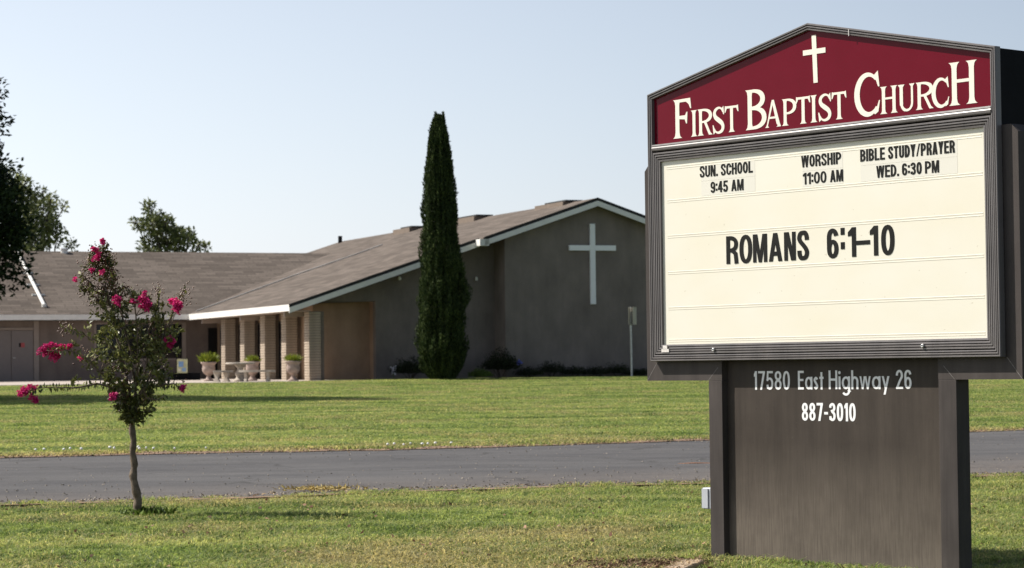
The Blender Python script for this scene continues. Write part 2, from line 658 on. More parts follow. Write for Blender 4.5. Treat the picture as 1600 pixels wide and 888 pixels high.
cc = m.ramp(m.noise(m.mapped(src, (0.7, 1, 1.2)), 1.6, 3), [(0.3, (0.76, 0.715, 0.585)), (0.7, (0.78, 0.755, 0.66))])
spk = m.ramp(m.noise(src, 30, 2, 0.5), [(0.735, (0, 0, 0)), (0.76, (0.35, 0.35, 0.35))])
cc = m.mix(spk, cc, (0.4, 0.33, 0.22))
m.color(cc)
m.set(0.3, 0, 0.4)
ACRYL = m.m
TRACK = simple("ivory_track", (0.69, 0.655, 0.55), 0.03, 4, 0.35)
PLATE = simple("letter_plate_film", (0.725, 0.70, 0.615), 0.02, 3, 0.3)
STEEL = simple("galvanised_steel", (0.5, 0.5, 0.5), 0.15, 8, 0.35, metal=0.7)
BOXW = simple("white_utility_paint", (0.42, 0.44, 0.48), 0.05, 8, 0.4)
BARK = simple("crape_bark", (0.12, 0.085, 0.058), 0.5, 14, 0.85, 0.8, tint=(0.24, 0.18, 0.125))
DARKBARK = simple("dark_bark", (0.07, 0.055, 0.045), 0.4, 6, 0.9, 0.6)
CASTCON = simple("cast_concrete", (0.43, 0.38, 0.32), 0.25, 7, 0.9, 0.5)
URNPINK = simple("urn_concrete", (0.38, 0.29, 0.245), 0.3, 5, 0.85, 0.4)
TIMBER = simple("weathered_timber", (0.36, 0.28, 0.2), 0.3, 12, 0.9, 0.6)


def leaf_mat(name, c1, c2, rough=0.45, trans=0.25, spec=0.4):
    m = NT(name)
    at = m.n("ShaderNodeAttribute", attribute_name='rnd')
    cc = m.ramp(at.outputs['Fac'], [(0.0, c1), (1.0, c2)])
    cl = m.noise(m.coord('obj'), 1.3, 3, 0.6)
    cc = m.mix(1.0, cc, m.ramp(cl, [(0.32, (0.6, 0.62, 0.6)), (0.68, (1.4, 1.38, 1.3))]), 'MULTIPLY')
    m.color(cc)
    m.set(rough, 0, spec)
    if trans:
        tr = m.n("ShaderNodeBsdfTranslucent")
        m.l(cc, tr.inputs[0])
        mx = m.n("ShaderNodeMixShader")
        mx.inputs[0].default_value = trans
        m.l(m.b.outputs[0], mx.inputs[1])
        m.l(tr.outputs[0], mx.inputs[2])
        m.l(mx.outputs[0], m.t.nodes['Material Output'].inputs[0])
    return m.m


LF_CRAPE = leaf_mat("crape_leaf", (0.035, 0.045, 0.012), (0.23, 0.235, 0.07), 0.42, 0.15, 0.4)
LF_BUD = leaf_mat("crape_bud", (0.075, 0.018, 0.014), (0.19, 0.10, 0.055), 0.5, 0.0)
PETAL = leaf_mat("magenta_petal", (0.46, 0.010, 0.12), (0.80, 0.06, 0.30), 0.6, 0.3, 0.2)
LF_CYP = leaf_mat("cypress_leaf", (0.018, 0.036, 0.013), (0.08, 0.108, 0.034), 0.7, 0.1, 0.2)
LF_DARK = leaf_mat("dark_tree_leaf", (0.012, 0.022, 0.008), (0.03, 0.05, 0.015), 0.6, 0.08, 0.2)
LF_OLIVE = leaf_mat("olive_tree_leaf", (0.08, 0.10, 0.04), (0.28, 0.30, 0.12), 0.6, 0.15, 0.25)
LF_TREE = leaf_mat("green_tree_leaf", (0.06, 0.08, 0.03), (0.22, 0.24, 0.095), 0.6, 0.15, 0.25)
LF_LIME = leaf_mat("lime_fern_leaf", (0.13, 0.18, 0.02), (0.36, 0.40, 0.05), 0.5, 0.35, 0.25)
LF_SHRUB = leaf_mat("shrub_leaf", (0.01, 0.016, 0.006), (0.03, 0.04, 0.012), 0.5, 0.1, 0.3)
LF_GREENSH = leaf_mat("bright_shrub_leaf", (0.06, 0.1, 0.015), (0.14, 0.2, 0.04), 0.5, 0.2, 0.3)

# ------------------------------------------------------------------ ground and drive
def ground():
    ys = ([-60, -20, 0, 8] + [float(v) for v in np.arange(12, 100, 1.0)] + [110, 130, 170, 260, 500, 1200, 4000])
    xs = [-4000, -900, -250, -120, -60] + [float(v) for v in np.arange(-40, 41, 2.0)] + [60, 120, 250, 900, 4000]
    vs = [(x, y, float(zgv(np.array(y)))) for y in ys for x in xs]
    n = len(xs)
    fs = [(j * n + i, j * n + i + 1, (j + 1) * n + i + 1, (j + 1) * n + i) for j in range(len(ys) - 1) for i in range(n - 1)]
    me = bpy.data.meshes.new("ground")
    me.from_pydata(vs, [], fs)
    me.materials.append(SOIL)
    o = bpy.data.objects.new("ground", me)
    COL.objects.link(o)
    tag(o, "level lawn soil running from the sign up to the church", kind='structure')


ground()


def drive():
    xs = np.arange(-60, 60.1, 0.25)
    vs, fs = [], []
    K = 14
    for i, x in enumerate(xs):
        a = float(yn(x)) + 0.10 * noise.noise((x * 1.3, 0, 0)) + 0.04 * noise.noise((x * 6, 3, 0))
        b = float(yf(x)) + 0.25 * noise.noise((x * 0.8, 9, 0)) + 0.10 * noise.noise((x * 4, 5, 0))
        for k in range(K + 1):
            t = k / K
            y = a + (b - a) * t
            crown = 0.03 * math.sin(math.pi * t)
            vs.append((x, y, float(zgv(np.array(y))) + 0.02 + crown))
    for i in range(len(xs) - 1):
        for k in range(K):
            q = i * (K + 1) + k
            fs.append((q, q + K + 1, q + K + 2, q + 1))
    me = bpy.data.meshes.new("road")
    me.from_pydata(vs, [], fs)
    me.materials.append(ROAD)
    me.polygons.foreach_set('use_smooth', [True] * len(me.polygons))
    o = bpy.data.objects.new("road", me)
    COL.objects.link(o)
    tag(o, "grey asphalt drive crossing between the two lawns", kind='structure')
    # dirt shoulder on the far side
    mb = MB()
    for sgn, fn, w0, w1, lab in ((1, yf, -0.2, 0.75, 'far'), (-1, yn, -0.22, 0.12, 'near')):
        prev = None
        for x in np.arange(-40, 40, 0.25):
            c = float(fn(x))
            lo = c + w0 + 0.25 * noise.noise((x * 1.7, 20 + sgn, 0)) + 0.12 * noise.noise((x * 5, 1 + sgn, 0))
            hi = c + w1 + 1.3 * noise.noise((x * 0.55, 30 + sgn, 0)) + 0.3 * noise.noise((x * 3.1, 30 + sgn, 0))
            if lab == 'near':
                lo, hi = c - 0.3, c - 0.10 + 0.22 * noise.noise((x * 1.9, 7, 0)) + 0.16 * noise.noise((x * 9, 7, 0))
            cur = (x, lo, hi)
            if prev:
                zz = lambda q: float(zgv(np.array(q))) + 0.032
                mb.add([(prev[0], prev[1], zz(prev[1])), (cur[0], cur[1], zz(cur[1])), (cur[0], cur[2], zz(cur[2])), (prev[0], prev[2], zz(prev[2]))], [(0, 1, 2, 3)])
            prev = cur
    o = mb.build("dirt_shoulder", DIRT)
    tag(o, "reddish brown bare dirt along both edges of the drive", kind='structure')


drive()

# concrete patio in front of the left wing
mb = MB()
pat = [(-36, 86.0), (-18.7, 88.0), (-10.4, 88.7), (-8.4, 90.0), (-7.0, 91.3), (-5.2, 92.6), (-4.6, 93.9), (-10, 112), (-36, 104)]
mb.slab([(x, y, 0.945 + 0.0045 * max(0, y - 88)) for x, y in pat], 0.3)
tag(mb.build("patio", CONCRETE), "pale concrete patio in front of the church porch", kind='structure')


# ------------------------------------------------------------------ grass
tufts = bpy.data.collections.new("grass_tufts")


def make_tuft(name, nb, rad, hmin, hmax, wid, lean):
    vs, fs = [], []
    for _ in range(nb):
        a = random.uniform(0, 2 * math.pi)
        r = rad * math.sqrt(random.random())
        bx, by = r * math.cos(a), r * math.sin(a)
        h = random.uniform(hmin, hmax)
        d = random.uniform(0, 2 * math.pi)
        w = wid * random.uniform(0.6, 1.3)
        ux, uy = math.cos(d) * w / 2, math.sin(d) * w / 2
        e = random.uniform(0, 2 * math.pi)
        l = lean * random.uniform(0.2, 1.2) * h
        lx, ly = math.cos(e) * l, math.sin(e) * l
        o = len(vs)
        vs += [(bx - ux, by - uy, -0.01), (bx + ux, by + uy, -0.01),
               (bx + ux * .8 + lx * .35, by + uy * .8 + ly * .35, h * 0.6), (bx - ux * .8 + lx * .35, by - uy * .8 + ly * .35, h * 0.6),
               (bx + lx, by + ly, h * (1 - 0.15 * lean))]
        fs += [(o, o + 1, o + 2, o + 3), (o + 3, o + 2, o + 4)]
    me = bpy.data.meshes.new(name)
    me.from_pydata(vs, [], fs)
    me.materials.append(BLADE)
    at = me.attributes.new('rnd', 'FLOAT', 'POINT')
    at.data.foreach_set('value', np.repeat(rng.random(nb), 5).astype(np.float32))
    ob = bpy.data.objects.new(name, me)
    return ob


def scatter(name, pts, rotz, scl, coll, label):
    me = bpy.data.meshes.new(name)
    me.vertices.add(len(pts))
    me.vertices.foreach_set('co', pts.astype(np.float32).reshape(-1))
    a = me.attributes.new('rot', 'FLOAT_VECTOR', 'POINT')
    rv = np.zeros((len(pts), 3), np.float32)
    rv[:, 2] = rotz
    a.data.foreach_set('vector', rv.reshape(-1))
    a = me.attributes.new('scl', 'FLOAT_VECTOR', 'POINT')
    a.data.foreach_set('vector', scl.astype(np.float32).reshape(-1))
    o = bpy.data.objects.new(name, me)
    COL.objects.link(o)
    ng = bpy.data.node_groups.new(name + "_nodes", 'GeometryNodeTree')
    ng.interface.new_socket('Geometry', in_out='INPUT', socket_type='NodeSocketGeometry')
    ng.interface.new_socket('Geometry', in_out='OUTPUT', socket_type='NodeSocketGeometry')
    gi = ng.nodes.new('NodeGroupInput')
    go = ng.nodes.new('NodeGroupOutput')
    iop = ng.nodes.new('GeometryNodeInstanceOnPoints')
    ci = ng.nodes.new('GeometryNodeCollectionInfo')
    ci.inputs['Collection'].default_value = coll
    ci.inputs['Separate Children'].default_value = True
    ci.inputs['Reset Children'].default_value = True
    na = ng.nodes.new('GeometryNodeInputNamedAttribute')
    na.data_type = 'FLOAT_VECTOR'
    na.inputs['Name'].default_value = 'rot'
    nb = ng.nodes.new('GeometryNodeInputNamedAttribute')
    nb.data_type = 'FLOAT_VECTOR'
    nb.inputs['Name'].default_value = 'scl'
    e2r = ng.nodes.new('FunctionNodeEulerToRotation')
    L = ng.links.new
    L(gi.outputs[0], iop.inputs['Points'])
    L(ci.outputs[0], iop.inputs['Instance'])
    iop.inputs['Pick Instance'].default_value = True
    L(na.outputs[0], e2r.inputs[0])
    L(e2r.outputs[0], iop.inputs['Rotation'])
    L(nb.outputs[0], iop.inputs['Scale'])
    L(iop.outputs[0], go.inputs[0])
    md = o.modifiers.new("scatter", 'NODES')
    md.node_group = ng
    tag(o, label, 'grass', kind='stuff')
    return o


near_c = bpy.data.collections.new("near_tufts")
for i in range(5):
    near_c.objects.link(make_tuft("near_tuft", 46, 0.10, 0.015, 0.06, 0.0095, 1.3))
far_c = bpy.data.collections.new("far_tufts")
for i in range(5):
    far_c.objects.link(make_tuft("far_tuft", 90, 0.28, 0.02, 0.065, 0.02, 1.2))


def vnoise(x, y, s, o=0):
    return np.array([noise.noise((a * s + o, b * s, 0)) for a, b in zip(x, y)])


def near_lawn():
    n = 36000
    # denser close to the camera
    y = 13.5 + (31.5 - 13.5) * rng.random(n) ** 1.15
    x = (rng.random(n) * 2 - 1) * (0.235 * y + 1.6)
    m_ = 9000
    y = np.concatenate([y, 13.5 + 16 * rng.random(m_)])
    x = np.concatenate([x, np.where(rng.random(m_) < .6, -1, 1) * (0.235 * y[n:] + 1.6 + 5 * rng.random(m_))])
    n += m_
    edge = yn(x) - 0.03 + 0.10 * vnoise(x, x * 0, 3.1, 4)
    k = y < edge
    # bare mulch by the timber
    d = ((x - 0.85) / 0.55) ** 2 + ((y - 16.9) / 0.6) ** 2
    k &= (d > 1) | (rng.random(n) < 0.25)
    # under the pedestal
    u = (x - 1.041) * 0.629 - (y - 18) * 0.777
    w = -((x - 1.041) * 0.777 + (y - 18) * 0.629)
    k &= ~((u > 0.52) & (u < 2.92) & (w < -0.03) & (w > -0.2))
    x, y = x[k], y[k]
    z = zgv(y)
    ht = 1.0 + 0.5 * vnoise(x, y, 0.9, 11) + 0.7 * vnoise(x, y, 4.5, 2)
    ht = np.where((np.abs(yn(x) - y) < 0.25), ht * 1.25, ht)
    s = rng.uniform(0.75, 1.25, len(x))
    scl = np.stack([s, s, s * np.clip(ht, 0.5, 1.8)], 1)
    scatter("near_grass", np.stack([x, y, z], 1), rng.random(len(x)) * 6.283, scl, near_c,
            "short coarse green and straw lawn on this side of the drive")


near_lawn()


def far_lawn():
    n = 80000
    y = 30 + 66 * rng.random(n) ** 1.25
    x = (rng.random(n) * 2 - 1) * (0.225 * y + 3)
    k = y > yf(x) + 0.15 + 0.25 * vnoise(x, x * 0, 1.3, 4)
    bare = 0.75 + 1.3 * vnoise(x, x * 0, 0.55, 30) 
    k &= ~((y < yf(x) + bare) & (rng.random(n) < 0.72))
    # keep off patio and building
    sx, sy = x + 8.468, y - 92
    s = sx * .928 + sy * .373
    t = -sx * .373 + sy * .928
    pe = np.interp(x, [-36, -18.7, -10.4, -8.4, -7.0, -5.2, -4.6], [86.0, 88.0, 88.7, 90.0, 91.3, 92.6, 93.5])
    k &= (x > -4.6) | (y < pe - 0.1)
    k &= ~((s > 3.4) & (t > -0.3))
    x, y = x[k], y[k]
    ht = 0.95 + 0.5 * vnoise(x * .3, y, 0.5, 11) + 0.55 * vnoise(x, y, 1.1, 2)
    ht = np.where((y - yf(x)) < 0.8, ht * 1.5, ht)
    sc = rng.uniform(0.8, 1.3, len(x))
    scl = np.stack([sc, sc, sc * np.clip(ht, 0.4, 2)], 1)
    scatter("far_grass", np.stack([x, y, zgv(y)], 1), rng.random(len(x)) * 6.283, scl, far_c,
            "mown green lawn between the drive and the church")


far_lawn()

# ------------------------------------------------------------------ lettering
def arc(cx, cy, rx, ry, a0, a1, n=14, ex=2.0):
    out = []
    for i in range(n + 1):
        a = R(a0 + (a1 - a0) * i / n)
        c, s = math.cos(a), math.sin(a)
        out.append((cx + rx * math.copysign(abs(c) ** (2 / ex), c), cy + ry * math.copysign(abs(s) ** (2 / ex), s)))
    return out


def spline(P, n=6):
    Q = [P[0]] + list(P) + [P[-1]]
    out = []
    for i in range(1, len(Q) - 2):
        p0, p1, p2, p3 = [np.array(q, float) for q in Q[i - 1:i + 3]]
        for k in range(n):
            t = k / n
            out.append(tuple(0.5 * ((2 * p1) + (p2 - p0) * t + (2 * p0 - 5 * p1 + 4 * p2 - p3) * t * t + (3 * p1 - p0 - 3 * p2 + p3) * t ** 3)))
    out.append(tuple(Q[-2]))
    return out


def strip(path, a, b, closed=False, w=None):
    """stroke: pen a wide (x), b wide (y); w optional per-point factor"""
    k = b / a
    P = [(p[0] * k, p[1]) for p in path]
    n = len(P)
    L_, R_ = [], []
    for i in range(n):
        if closed:
            p0, p1 = P[(i - 1) % n], P[(i + 1) % n]
        else:
            p0, p1 = P[max(i - 1, 0)], P[min(i + 1, n - 1)]
        dx, dy = p1[0] - p0[0], p1[1] - p0[1]
        l = math.hypot(dx, dy) or 1
        nx, ny = -dy / l, dx / l
        h = b / 2 * (w[i] if w else 1)
        if not closed and 0 < i < n - 1:
            ax, ay = P[i][0] - P[i - 1][0], P[i][1] - P[i - 1][1]
            la = math.hypot(ax, ay) or 1
            cs = (-ay / la) * nx + (ax / la) * ny
            h = h / max(cs, 0.45)
        L_.append(((P[i][0] + nx * h) / k, P[i][1] + ny * h))
        R_.append(((P[i][0] - nx * h) / k, P[i][1] - ny * h))
    return ('s', L_, R_, closed)


def rect(x0, y0, x1, y1):
    return ('p', [(x0, y0), (x1, y0), (x1, y1), (x0, y1)])


def sans(ch, w, a, b):
    """upright grotesque / geometric capitals, height 1"""
    L, Q, B, T, c = a / 2, w - a / 2, b / 2, 1 - b / 2, w / 2

    def bowl(y0, y1, xr=None):
        xr = xr or Q
        rx = (xr - L) * 0.8
        ry = (y1 - y0) / 2
        return strip([(L, y1)] + arc(xr - rx, (y0 + y1) / 2, rx, ry, 90, -90, 16, 2.3) + [(L, y0)], a, b)
    if ch == 'I' or ch == 'l':
        return [rect(c - a / 2, 0, c + a / 2, 1)]
    if ch == 'O' or ch == '0':
        return [strip(arc(c, .5, c - a / 2, .5 - b / 2, 0, 345, 23, 2.25), a, b, True)]
    if ch == 'C':
        return [strip([(Q, .655), (Q, .70)] + arc(c, .69, c - a / 2, .31 - b / 2, 0, 180, 14, 2.2) + arc(c, .31, c - a / 2, .31 - b / 2, 180, 360, 14, 2.2) + [(Q, .345)], a, b)]
    if ch == 'U':
        return [strip([(L, 1), (L, .33)] + arc(c, .3, c - a / 2, .3 - b / 2, 180, 360, 14, 2.2) + [(Q, .33), (Q, 1)], a, b)]
    if ch == 'S':
        return [strip(spline([(Q, .68), (Q - .01, .80), (c + (Q - c) * .6, .915), (c, T), (L + (c - L) * .35, .90), (L, .76), (L + (c - L) * .3, .635),
                              (c, .515), (Q - (Q - c) * .3, .385), (Q, .25), (Q - (Q - c) * .35, .1), (c, B), (L + (c - L) * .4, .085), (L + .01, .2), (L, .33)], 3), a, b)]
    if ch == 'D':
        return [rect(0, 0, a, 1), bowl(B, T)]
    if ch == 'P':
        return [rect(0, 0, a, 1), bowl(.44, T)]
    if ch == 'B':
        return [rect(0, 0, a, 1), bowl(.52, T, Q - .02), bowl(B, .52)]
    if ch == 'R':
        return [rect(0, 0, a, 1), bowl(.48, T), strip([(c + .02, .47), (Q - .035, .36), (Q - .01, .2), (Q + .01, 0)], a, b)]
    if ch == 'E':
        return [rect(0, 0, a, 1), rect(a * .5, 1 - b, w, 1), rect(a * .5, .5 - b * .42, w * .93, .5 + b * .58), rect(a * .5, 0, w, b)]
    if ch == 'F':
        return [rect(0, 0, a, 1), rect(a * .5, 1 - b, w, 1), rect(a * .5, .5 - b * .4, w * .9, .5 + b * .6)]
    if ch == 'L':
        return [rect(0, 0, a, 1), rect(a * .5, 0, w, b)]
    if ch == 'T':
        return [rect(c - a / 2, 0, c + a / 2, 1), rect(0, 1 - b, w, 1)]
    if ch == 'H':
        return [rect(0, 0, a, 1), rect(w - a, 0, w, 1), rect(a * .5, .5 - b * .4, w - a * .5, .5 + b * .6)]
    if ch == 'N':
        return [rect(0, 0, a * .9, 1), rect(w - a * .9, 0, w, 1), ('p', [(a * .3, 1), (a * 1.2, 1), (w - a * .3, 0), (w - a * 1.2, 0)])]
    if ch == 'M':
        q = a * .86
        return [rect(0, 0, q, 1), rect(w - q, 0, w, 1), ('p', [(q * .3, 1), (q * 1.35, 1), (c + q * .45, 0), (c - q * .45, 0)]),
                ('p', [(w - q * .3, 1), (w - q * 1.35, 1), (c - q * .45, 0), (c + q * .45, 0)])]
    if ch == 'A':
        return [('p', [(0, 0), (a, 0), (c + a * .42, 1), (c - a * .52, 1)]), ('p', [(w - a, 0), (w, 0), (c + a * .52, 1), (c - a * .42, 1)]),
                rect(w * .22, .2, w * .78, .2 + b)]
    if ch == 'V':
        return [('p', [(0, 1), (a, 1), (c + a * .45, 0), (c - a * .5, 0)]), ('p', [(w - a, 1), (w, 1), (c + a * .5, 0), (c - a * .45, 0)])]
    if ch == 'W':
        q = a * .85
        h = c
        out = []
        for x0 in (0, h - q * .25):
            x1 = x0 + h + q * .25
            m_ = (x0 + x1) / 2
            out += [('p', [(x0, 1), (x0 + q, 1), (m_ + q * .4, 0), (m_ - q * .5, 0)]), ('p', [(x1 - q, 1), (x1, 1), (m_ + q * .5, 0), (m_ - q * .4, 0)])]
        return out
    if ch == 'Y':
        return [rect(c - a / 2, 0, c + a / 2, .48), ('p', [(0, 1), (a * 1.05, 1), (c + a * .45, .38), (c - a * .5, .42)]),
                ('p', [(w - a * 1.05, 1), (w, 1), (c + a * .5, .42), (c - a * .45, .38)])]
    if ch == '/':
        return [('p', [(0, 0), (a * .6, 0), (w, 1), (w - a * .6, 1)])]
    if ch == '.':
        return [rect(c - a / 2, 0, c + a / 2, b * 1.25)]
    if ch == ':':
        return [rect(c - a / 2, .16, c + a / 2, .16 + b * 1.25), rect(c - a / 2, .62, c + a / 2, .62 + b * 1.25)]
    if ch == '-':
        return [rect(0, .36, w, .36 + b)]
    if ch == '1':
        return [rect(w - a, 0, w, 1), ('p', [(0, .70), (0, .84), (w - a * .9, 1.0), (w - a * .9, .72)])]
    if ch == '7':
        return [rect(0, 1 - b, w, 1), ('p', [(w - a * 1.05, 1 - b * .5), (w, 1 - b * .5), (w * .42 + a * .45, 0), (w * .42 - a * .55, 0)])]
    if ch == '4':
        return [rect(w * .83 - a, 0, w * .83, 1), rect(0, .22, w, .22 + b), ('p', [(0, .22 + b * .9), (a * .8, .22 + b * .9), (w * .83 - a * .3, 1), (w * .83 - a * 1.05, 1)])]
    if ch == '5':
        return [rect(w * .1, 1 - b, w * .95, 1), ('p', [(w * .1, 1 - b * .5), (w * .1 + a * .85, 1 - b * .5), (w * .06 + a * .85, .5), (w * .04, .47)]),
                strip([(w * .10, .49), (w * .28, .59)] + arc(c, .33, c - a / 2, .33 - b / 2, 88, -90, 14, 2.1) + [(L + .05, .1), (L, .27)], a, b)]
    if ch == '3':
        return [strip([(L, .74), (L + .02, .86)] + arc(c, .745, c - a / 2 - .01, .255 - b / 2, 110, -85, 12, 2.1) +
                      arc(c, .275, c - a / 2, .275 - b / 2, 80, -110, 12, 2.1) + [(L + .02, .12), (L, .27)], a, b)]
    if ch == '2':
        return [rect(0, 0, w, b), strip([(L, .7)] + arc(c, .71, c - a / 2, .29 - b / 2, 170, -20, 14, 2.1) + [(c + .02, .42), (a * .6, b * .6)], a, b)]
    if ch == '6':
        return [strip(arc(c, .315, c - a / 2, .315 - b / 2, 0, 340, 17, 2.15), a, b, True),
                strip([(L, .32), (L, .66)] + arc(c, .68, c - a / 2, .32 - b / 2, 180, 15, 12, 2.2), a, b)]
    if ch == '9':
        out = []
        for s in sans('6', w, a, b):
            out.append(('s', [(w - x, 1 - y) for x, y in s[1]], [(w - x, 1 - y) for x, y in s[2]], s[3]))
        return out
    if ch == '8':
        return [strip(arc(c, .275, c - a / 2, .275 - b / 2, 0, 340, 17, 2.05), a, b, True),
                strip(arc(c, .745, c - a / 2 - .015, .255 - b / 2, 0, 340, 17, 2.05), a, b, True)]
    xh = .68
    if ch == 'a':
        return [strip(arc(c, xh / 2, c - a / 2, xh / 2 - b / 2, 0, 345, 19), a, b, True), rect(w - a, 0, w, xh)]
    if ch == 'g':
        return [strip(arc(c, xh / 2, c - a / 2, xh / 2 - b / 2, 0, 345, 19), a, b, True),
                strip([(Q, xh), (Q, -.08)] + arc(c, -.08, c - a / 2, .2, 0, -150, 10), a, b)]
    if ch == 's':
        return [strip(spline([(Q, xh * .78), (c, xh - B), (L, xh * .74), (c, xh * .5), (Q, xh * .26), (c, B), (L, xh * .22)], 5), a, b)]
    if ch == 't':
        return [rect(c - a / 2, 0, c + a / 2, .92), rect(0, xh - b, w, xh)]
    if ch == 'i':
        return [rect(c - a / 2, 0, c + a / 2, xh), ('p', arc(c, .88, a * .62, a * .62, 0, 330, 11))]
    if ch == 'h':
        return [rect(0, 0, a, 1), strip([(Q, 0), (Q, .4)] + arc(c, .42, c - a / 2, xh - .42 - b / 2, 0, 170, 10), a, b)]
    if ch == 'w':
        return [('p', [(x * 1.0, y * xh) for x, y in q[1]]) for q in sans('W', w, a, b)]
    if ch == 'y':
        return [('p', [(0, xh), (a, xh), (c + a * .5, 0), (c - a * .35, -.02)]), ('p', [(w - a, xh), (w, xh), (c - a * .12, -.28), (c - a * 1.1, -.28)])]
    return []


def fstem(x, y0, y1, a, e0=1.0, e1=1.0):
    """stem flared into little serifs at its ends"""
    h = a / 2
    s = a * .62
    pts = []
    def end(y, d, e):
        return [(h + s * e, y), (h + s * e * .55, y + d * .025), (h + s * e * .2, y + d * .065), (h, y + d * .15)]
    r = end(y0, 1, e0)
    t = end(y1, -1, e1)
    right = [(x + p[0], p[1]) for p in r] + [(x + p[0], p[1]) for p in reversed(t)]
    left = [(x - p[0], p[1]) for p in t] + [(x - p[0], p[1]) for p in reversed(r)]
    return ('p', right + left)


def serif(ch, w, a):
    """flared roman capitals, height 1, stem a"""
    t = .075
    s = a * .62
    if ch == 'I':
        return [fstem(w / 2, 0, 1, a)]
    x0 = a / 2 + s * .85
    if ch == 'H':
        return [fstem(x0, 0, 1, a), fstem(w - x0, 0, 1, a), rect(x0, .52, w - x0, .52 + t)]
    if ch == 'F':
        return [fstem(x0, 0, 1, a, 1, .9), ('p', [(x0, 1), (x0, 1 - t), (w * .72, 1 - t), (w * .86, .93 - t), (w * .95, .74), (w, .74), (w * .95, 1.01)]),
                ('p', [(x0, .5), (x0, .5 + t), (w * .66, .5 + t), (w * .74, .66), (w * .79, .66), (w * .76, .36), (w * .71, .36), (w * .64, .47)])]
    if ch == 'T':
        return [fstem(w / 2, 0, .98, a, 1, .2), ('p', [(w * .12, 1), (w * .88, 1), (w * .97, 1.02), (w, .76), (w * .94, .77), (w * .84, 1 - t * 1.15),
                (w * .16, 1 - t * 1.15), (w * .06, .77), (0, .76), (w * .03, 1.02)])]
    q = w - a * .5

    def vb(y0, y1, xr, x_=x0):
        rx = (xr - x_) * .78
        pth = [(x_, y1 - t / 2)] + arc(xr - rx, (y0 + y1) / 2, rx, (y1 - y0) / 2 - t / 2, 90, -90, 18, 2.1) + [(x_, y0 + t / 2)]
        n = len(pth)
        ww = [t + (a * 1.08 - t) * max(0, math.sin(math.pi * i / (n - 1))) ** 2.2 for i in range(n)]
        return strip(pth, 1, 1, w=ww)
    if ch == 'P':
        return [fstem(x0, 0, 1, a, 1, .9), vb(.42, 1, q)]
    if ch == 'R':
        return [fstem(x0, 0, 1, a, 1, .9), vb(.47, 1, q - .02), ('p', [(w * .42, .5), (w * .42 + a * .9, .5), (w * .87, .08), (w * 1.0, .0), (w * 1.0 - a * 1.25, 0)])]
    if ch == 'B':
        return [fstem(x0, 0, 1, a, .9, .9), vb(.5, 1, q - .05), vb(0, .56, q)]
    if ch == 'A':
        c = w * .52
        return [('p', [(0, 0), (w * .24, 0), (w * .17, .06), (w * .19, .12), (c, .92), (c - .03, 1.0), (c - .09, .97), (w * .11, .12), (w * .07, .05)]),
                ('p', [(w * .72, 0), (w, 0), (w * .97, .06), (w * .93, .12), (c + .04, 1.02), (c - .08, 1.02), (w * .93 - a * 1.1, .12), (w * .80, .05)]),
                rect(w * .24, .32, w * .76, .32 + t)]
    if ch == 'U':
        pth = [(x0, 1.0), (x0, .9), (x0, .35)] + arc(w / 2, .33, w / 2 - x0, .33 - t / 2, 180, 360, 16, 2.1) + [(w - x0, .4), (w - x0, 1.0)]
        n = len(pth)
        ww = [a * (1 if i < 5 else (.72 if i < n * .45 else (.55 if i < n * .7 else .62))) for i in range(n)]
        return [strip(pth, 1, 1, w=ww), ('p', [(x0 - a * .5 - s * .9, 1), (x0 - a * .5, .9), (x0 + a * .5, .9), (x0 + a * .5 + s * .9, 1)]),
                ('p', [(w - x0 - a * .3 - s * .9, 1), (w - x0 - a * .3, .9), (w - x0 + a * .3, .9), (w - x0 + a * .3 + s * .9, 1)])]
    if ch == 'C':
        c = w * .54
        pth = arc(c, .5, c - a * .5, .5 - t / 2, 48, 318, 26, 2.0)
        n = len(pth)
        ww = []
        for i in range(n):
            u = i / (n - 1)
            ww.append(t * .9 + (a * 1.15 - t * .9) * max(0, math.sin(math.pi * u)) ** 1.6)
        return [strip(pth, 1, 1, w=ww), ('p', [(w * .80, .95), (w * .93, 1.03), (w * .985, .66), (w * .93, .66), (w * .86, .80), (w * .74, .90)]),
                ('p', [(w * .84, .12), (w * .75, .06), (w * .80, .02), (w * .93, .08), (w * 1.0, .34), (w * .96, .34)])]
    if ch == 'S':
        P = [(w * .84, .80), (w * .70, .93), (w * .48, .965), (w * .24, .88), (w * .17, .74), (w * .27, .61), (w * .5, .5), (w * .74, .38), (w * .83, .24),
             (w * .74, .1), (w * .5, .035), (w * .28, .07), (w * .13, .2)]
        pth = spline(P, 4)
        n = len(pth)
        ww = [t * .8 + (a * 1.12 - t * .8) * math.exp(-((i / (n - 1) - .5) / .2) ** 2) + (a * .3) * (math.exp(-((i / (n - 1) - .27) / .12) ** 2) + math.exp(-((i / (n - 1) - .73) / .12) ** 2)) for i in range(n)]
        return [strip(pth, 1, 1, w=ww), ('p', [(w * .74, .93), (w * .88, 1.02), (w * .93, .70), (w * .87, .70)]),
                ('p', [(w * .24, .07), (w * .09, -.02), (w * .02, .33), (w * .09, .33)])]
    return []


